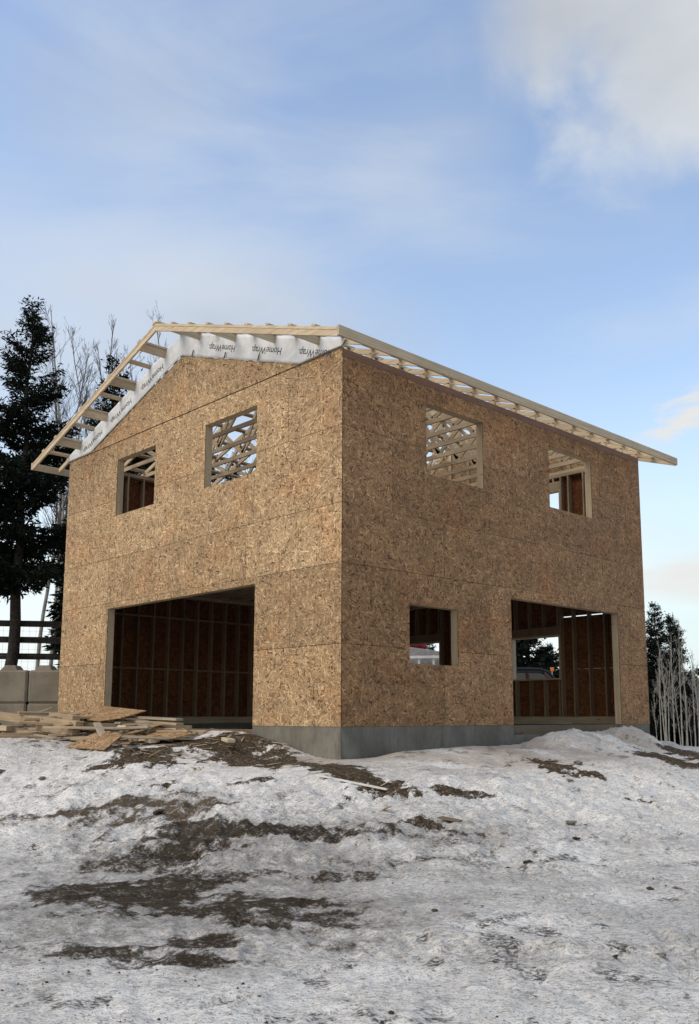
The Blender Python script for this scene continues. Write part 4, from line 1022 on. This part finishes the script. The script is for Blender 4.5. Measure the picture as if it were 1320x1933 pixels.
# ------------------------------------------------------------------ trees
def spruce_mesh(H, Rm, seed, nsprig, z0=.12, needle='needle', sprig=.24, ragged=1.0, lean=0.0):
    rg = np.random.default_rng(seed)
    tr = MB(); k = 14
    pts = [(lean * (i / k) ** 2 + .04 * math.sin(i * 1.3 + seed), .04 * math.cos(i * 1.7 + seed), H * i / k) for i in range(k + 1)]
    rad = [max(.012, H * .0155 * (1 - i / k) ** .85) * (1.9 if i == 0 else 1) for i in range(k + 1)]
    pts.insert(1, (pts[0][0], pts[0][1], H * .03)); rad.insert(1, rad[2] * 1.12)
    tr.tube(pts, rad, 9)
    SV = []; 
    z = H * z0; nb = 0; P0 = []; D0 = []; Ws = []
    while z < H * .985:
        f = z / H; nwh = rg.integers(4, 7)
        Lm = Rm * (1 - f) ** .82 * (1.0 if f > .25 else .75 + f)
        for j in range(nwh):
            a = rg.uniform(0, 2 * math.pi); L_ = Lm * rg.uniform(1 - .45 * ragged, 1.12) + .12
            droop = rg.uniform(.25, .55) * (1 - f * .8)
            br = []
            for q_ in np.linspace(0, 1, 7):
                rr_ = L_ * q_; zz = z + L_ * (-droop * q_ + .26 * q_ * q_ + (.5 * f * q_))
                aa = a + .12 * math.sin(q_ * 3 + j)
                br.append((rr_ * math.cos(aa) + lean * f * f, rr_ * math.sin(aa), zz))
            tr.tube(br[:6:2] + [br[-1]], [max(.006, .010 + .012 * L_ / 2), .014, .009, .004], 4)
            br = np.array(br); n = max(3, int(nsprig * L_ * (0.6 + .4 * (1 - f))))
            q_ = rg.random(n) ** .75 * .97 + .03; q_ = np.clip(q_, .1 if L_ > .6 else 0, 1); idx = q_ * 6; i0 = np.minimum(idx.astype(int), 5); fr = (idx - i0)[:, None]
            base = br[i0] * (1 - fr) + br[i0 + 1] * fr
            dirn = (br[i0 + 1] - br[i0]); dirn /= np.linalg.norm(dirn, axis=1)[:, None] + 1e-6
            side = np.stack([-dirn[:, 1], dirn[:, 0], np.zeros(n)], -1)
            wdt = (.10 + .38 * L_ * .35 * (1 - q_ * .55))[:, None]
            sgn = rg.choice([-1, 1], n)[:, None]
            off = side * sgn * wdt * rg.random((n, 1)); base = base + off + np.stack([np.zeros(n), np.zeros(n), -np.abs(off).sum(1) * .25 - rg.random(n) * .14 * (1 - f)], -1)
            d = dirn * rg.uniform(.3, .9, (n, 1)) + side * sgn * rg.uniform(.2, .9, (n, 1)) + np.stack([np.zeros(n), np.zeros(n), rg.uniform(-.9, .15, n)], -1)
            P0.append(base); D0.append(d / np.linalg.norm(d, axis=1)[:, None])
        z += H * rg.uniform(.016, .030) + .02
    P = np.vstack(P0); D = np.vstack(D0)
    P = np.vstack([P] + [P + rg.normal(size=P.shape) * sprig * .28 for _ in range(2)]); D = np.vstack([D, D + rg.normal(size=D.shape) * .5, D + rg.normal(size=D.shape) * .7]); D /= np.linalg.norm(D, axis=1)[:, None]; n = len(P)
    ln = sprig * .72 * rg.uniform(.5, 1.25, (n, 1)) * np.clip(1.15 - .5 * P[:, 2:3] / H, .4, 1.2); rnd = rg.normal(size=(n, 3)); s_ = np.cross(D, rnd); s_ /= np.linalg.norm(s_, axis=1)[:, None] + 1e-6
    w_ = ln * rg.uniform(.10, .20, (n, 1)); up = np.cross(D, s_)
    a = P; b_ = P + D * ln * .45 + s_ * w_; c = P + D * ln; e = P + D * ln * .45 - s_ * w_ + up * w_ * .5
    V = np.stack([a, b_, c, e], 1).reshape(-1, 3); F = np.arange(4 * n).reshape(-1, 4)
    return tr, V, F
def spruce(name, loc, H, Rm, seed, nsprig, label, group, z0=.12, needle='needle', sprig=.24, ragged=1.0, cat='spruce tree', lean=0):
    tr, V, F = spruce_mesh(H, Rm, seed, nsprig, z0, needle, sprig, ragged, lean)
    root = empty(name, loc, 0, label=label, cat=cat, group=group)
    t = tr.build('trunk', M['spruce_bark'], root, smooth=True); c = np_mesh('crown', V, F, M[needle], root)
    return root, t, c
def copy_thing(src, loc, rz, sc, label, zs=None):
    r = src[0].copy(); COL.objects.link(r); r.location = loc; r.rotation_euler = (0, 0, rz); r.scale = (sc, sc, zs or sc); r['label'] = label
    for ch in src[1:]:
        c = ch.copy(); COL.objects.link(c); c.parent = r
    return r
def CP(q, t):   # a point q metres ahead of the photographer, t metres to the right
    return CAM[0] + DH[0] * q + RH[0] * t, CAM[1] + DH[1] * q + RH[1] * t
GS = 'spruce trees around the building site'
def onground(q, t, dz=-.1):
    x, y = CP(q, t); return (x, y, gh(x, y) + dz)
near_spruce = spruce('spruce_tree', onground(23.8, -9.25), 10.3, 2.45, 4, 115, 'tall dense dark spruce standing at the left behind the concrete blocks', GS, z0=.245, sprig=.27, ragged=1.2)
spr2 = spruce('spruce_tree', onground(33, -9.6), 12.6, 2.6, 9, 62, 'dark spruce behind the left roof overhang, right of the tall spruce', GS, z0=.10, sprig=.34)
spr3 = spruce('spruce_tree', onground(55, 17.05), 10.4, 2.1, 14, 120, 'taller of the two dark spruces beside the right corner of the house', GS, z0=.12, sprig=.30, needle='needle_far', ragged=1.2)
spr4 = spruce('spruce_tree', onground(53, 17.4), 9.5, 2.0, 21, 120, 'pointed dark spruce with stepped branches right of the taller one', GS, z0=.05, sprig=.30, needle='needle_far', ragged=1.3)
copy_thing(spr4, onground(56, 16.1), 1.2, .88, 'lower spruce half hidden behind the right house corner')
copy_thing(spr3, onground(60, 20.6), 2.2, .64, 'low dark spruce behind the pale trunks toward the right edge')
copy_thing(spr4, onground(58, 22.6), 2.9, .58, 'low spruce at the right edge of the photo')
copy_thing(spr3, onground(50, 8.5), .6, 1.35, 'large spruce seen at the left of the back window through the doorway')
copy_thing(spr4, onground(56, 10.75), 2.0, .86, 'small pointed spruce seen at the right of the back window through the doorway')
copy_thing(spr3, onground(52, 9.6), 4.0, .70, 'bushy low spruce between the two seen through the doorway')
copy_thing(spr3, onground(50, 3.2), 2.6, .7, 'spruce behind the trailer seen through the lower window')
copy_thing(spr2, onground(33, -8.33), 3.1, 1.35, 'dark spruce flank showing between the left lookouts and through the small upper window', zs=.93)
copy_thing(spr2, onground(36, -7.2), 1.3, 1.35, 'dark spruce behind the left roof slope seen through the small upper window', zs=.90)
copy_thing(near_spruce, onground(30, -7.4), 2.1, 1.25, 'dense dark spruce just behind the house filling the small upper gable window', zs=1.0)
copy_thing(spr2, onground(37, -5.6), 4.3, .96, 'dark spruce seen low in the larger upper gable window')
# undergrowth and the far wood at the right
def aspen_mesh(H, seed, r0=.07, fork=.35, lowbr=.35, dens=1.0, spread=.5):
    rg = random.Random(seed); tr = MB(); cr = MB()
    def limb(mb, p, d, L_, r, lev, n):
        pts = [Vector(p)]; rad = [r]; dd = Vector(d).normalized()
        for i in range(n):
            dd = (dd + Vector((rg.gauss(0, .07 if lev else .03), rg.gauss(0, .07 if lev else .03), .045 if lev else .03)) * (1 + .6 * lev)).normalized()
            pts.append(pts[-1] + dd * L_ / n); rad.append(max(.0045, r * (1 - .8 * (i + 1) / n)))
        mb.tube(pts, rad, 7 if lev == 0 else (4 if lev == 1 else 3)); return pts, rad
    pts, rad = limb(tr, (0, 0, 0), (rg.gauss(0, .025), rg.gauss(0, .025), 1), H, r0, 0, 14)
    nb = int(26 * dens)
    for k in range(nb):
        f = lowbr + (1 - lowbr) * ((k + rg.random()) / nb); i = min(int(f * 14), 13); p = pts[i].lerp(pts[i + 1], f * 14 - i)
        a = rg.uniform(0, 6.283); el = rg.uniform(.55, 1.15) if spread > .3 else rg.uniform(.85, 1.3); d = (math.cos(a) * math.cos(el), math.sin(a) * math.cos(el), math.sin(el))
        L_ = H * rg.uniform(.08, .22) * (1.25 - f) * (1 + spread); pp, r_ = limb(cr, p, d, L_, max(.008, rad[i] * .42), 1, 5)
        for m in range(int(5 * dens + 1)):
            q_ = rg.uniform(.25, 1.0); j = min(int(q_ * 5), 4); p2 = pp[j].lerp(pp[j + 1], q_ * 5 - j)
            a2 = rg.uniform(0, 6.283); d2 = Vector(d) + Vector((math.cos(a2), math.sin(a2), rg.uniform(-.1, .9))) * .7
            p3, r3 = limb(cr, p2, d2, L_ * rg.uniform(.2, .5), max(.004, r_[j] * .5), 2, 3)
            for m2 in range(2):
                a3 = rg.uniform(0, 6.283); limb(cr, p3[rg.randint(1, 3)], Vector(d2) + Vector((math.cos(a3), math.sin(a3), .5)) * .8, L_ * .14, .0035, 2, 2)
    return tr, cr
def aspen(loc, H, seed, label, group, twig='twig', **k):
    tr, cr = aspen_mesh(H, seed, **k); root = empty('aspen_tree', loc, 0, label=label, cat='bare tree', group=group)
    return (root, tr.build('trunk', M['birch'], root, smooth=True), cr.build('crown', M[twig], root))
GA = 'bare aspens behind the house on the left'
a1 = aspen(onground(42, -15.2), 17.4, 31, 'bare slender aspen just right of the tall spruce', GA, 'twig_dark', r0=.10, dens=1.35, spread=.12)
a2 = aspen(onground(44, -13.9), 18.4, 32, 'bare aspen between the two dark spruces', GA, 'twig_dark', r0=.10, dens=1.35, spread=.12)
a3 = aspen(onground(46, -9.9), 18.3, 33, 'tallest bare treetop showing above the left roof slope', GA, 'twig_dark', r0=.11, dens=1.2, lowbr=.45, spread=.12)
for src, q, t, rz, sc, lb in ((a1, 48, -16.6, 1, 1.02, 'bare aspen rising beside the right flank of the tall spruce'), (a2, 45, -15.0, 2, .93, 'leaning bare aspen behind the upper flank of the tall spruce'),
    (a2, 47, -13.1, 3, .98, 'bare aspen just right of the second spruce top'), (a1, 49, -12.5, 4, 1.04, 'bare aspen behind the lower left roof overhang'),
    (a1, 46, -11.9, 5, .98, 'bare aspen seen between the left lookouts of the roof'), (a3, 52, -12.1, 2, .84, 'thin aspen farther back behind the left eave'),
    (a2, 50, -11.2, .4, 1.10, 'bare aspen showing through the upper left lookouts'), (a3, 50, -8.3, 1.4, 1.06, 'bare treetop above the roof ridge right of the tallest one'),
    (a1, 49, -9.3, 2.5, 1.18, 'faint bare treetop just left of the ridge'), (a3, 52, -8.0, 3.4, 1.12, 'small twiggy treetop farthest right above the gable'),
    (a2, 41, -14.3, 5.1, .95, 'bare aspen close behind the right side of the tall spruce'), (a2, 52, -14.6, 4.2, 1.12, 'pale thin aspen deep behind the second spruce'), (a1, 44, -12.9, 1.7, 1.06, 'bare aspen over the foot of the left roof slope'), (a2, 47, -15.8, 3.6, 1.04, 'bare aspen crown farther back by the tall spruce')):
    copy_thing(src, onground(q, t), rz, sc, lb)
GB = 'pale bare aspen trunks at the right of the house'
b1 = aspen(onground(40, 12.6), 5.2, 41, 'pale forked aspen trunk touching the right corner of the house', GB, 'birch', r0=.036, dens=.6, lowbr=.5, spread=.1)
b2 = aspen(onground(41, 13.35), 6.0, 42, 'pale straight aspen trunk, tallest beside the house corner', GB, 'birch', r0=.042, dens=.6, lowbr=.5, spread=.1)
b3 = aspen(onground(42, 14.8), 4.6, 43, 'stout pale broken aspen trunk in the middle of the right grove', GB, 'birch', r0=.06, dens=.5, lowbr=.6, spread=.1)
k = 0
words = ['first', 'second', 'third', 'fourth', 'fifth', 'sixth', 'seventh', 'eighth', 'ninth', 'tenth', 'eleventh', 'twelfth', 'thirteenth', 'fourteenth', 'fifteenth', 'sixteenth']
_rs = random.Random(4); spots = sorted([(q_, q_ * (.3075 + .0036 * i + _rs.uniform(-.0012, .0012))) for i, q_ in enumerate((39, 43, 41, 44, 40, 45, 42, 41, 46, 43, 44, 41, 45, 42, 44, 46))], key=lambda p: p[1] / p[0])
for i, (q, t) in enumerate(spots):
    copy_thing((b1, b2, b1, b2)[i % 4], onground(q, t), i * 1.9, .66 + .55 * ((i * 7) % 5) / 5, '%s thin pale aspen trunk counted from the right house corner' % words[i])
GC = 'bare twiggy trees at the right edge'
c1 = aspen(onground(58, 21.6), 5.9, 51, 'bare twiggy tree against the pale sky at the right edge', GC, 'twig', r0=.07, dens=1.5, lowbr=.25, spread=1.0)
copy_thing(c1, onground(60, 22.9), 2.0, 1.05, 'bare twiggy tree outermost at the right edge'); copy_thing(c1, onground(62, 21.7), 4.0, .95, 'fainter bare tree behind the twiggy one at the right edge')
def thicket(name, label, q0, q1, t0, t1, h, n, seed, mat, size=.45):
    rg = np.random.default_rng(seed)
    q = rg.uniform(q0, q1, n); t = rg.uniform(t0, t1, n); x = CAM[0] + DH[0] * q + RH[0] * t; y = CAM[1] + DH[1] * q + RH[1] * t
    hh = h * (.55 + .6 * vnoise(t * .9, q * .3, seed)); z = ground_h(x, y) + rg.random(n) ** 1.2 * hh
    P = np.stack([x, y, z], -1); D = rg.normal(size=(n, 3)); D[:, 2] -= .4; D /= np.linalg.norm(D, axis=1)[:, None]; s_ = np.cross(D, rg.normal(size=(n, 3))); s_ /= np.linalg.norm(s_, axis=1)[:, None]
    ln = rg.uniform(.5, 1.2, (n, 1)) * size; V = np.stack([P, P + D * ln * .5 + s_ * ln * .25, P + D * ln, P + D * ln * .5 - s_ * ln * .22], 1).reshape(-1, 3)
    o = np_mesh(name, V, np.arange(4 * n).reshape(-1, 4), M[mat]); tag(o, label, 'wood', None, 'stuff')
thicket('dark_undergrowth', 'dark undergrowth filling the space behind the pale trunks', 62, 72, 14, 36, 6.4, 34000, 3, 'needle', .5)
thicket('far_woodland', 'far dark wood beyond the yard', 75, 95, -2, 60, 3.6, 30000, 4, 'needle_far', .7)
thicket('yard_thicket', 'bushes behind the vehicles seen through the back window', 46, 56, 2, 14, 5.2, 20000, 6, 'needle_far', .5)
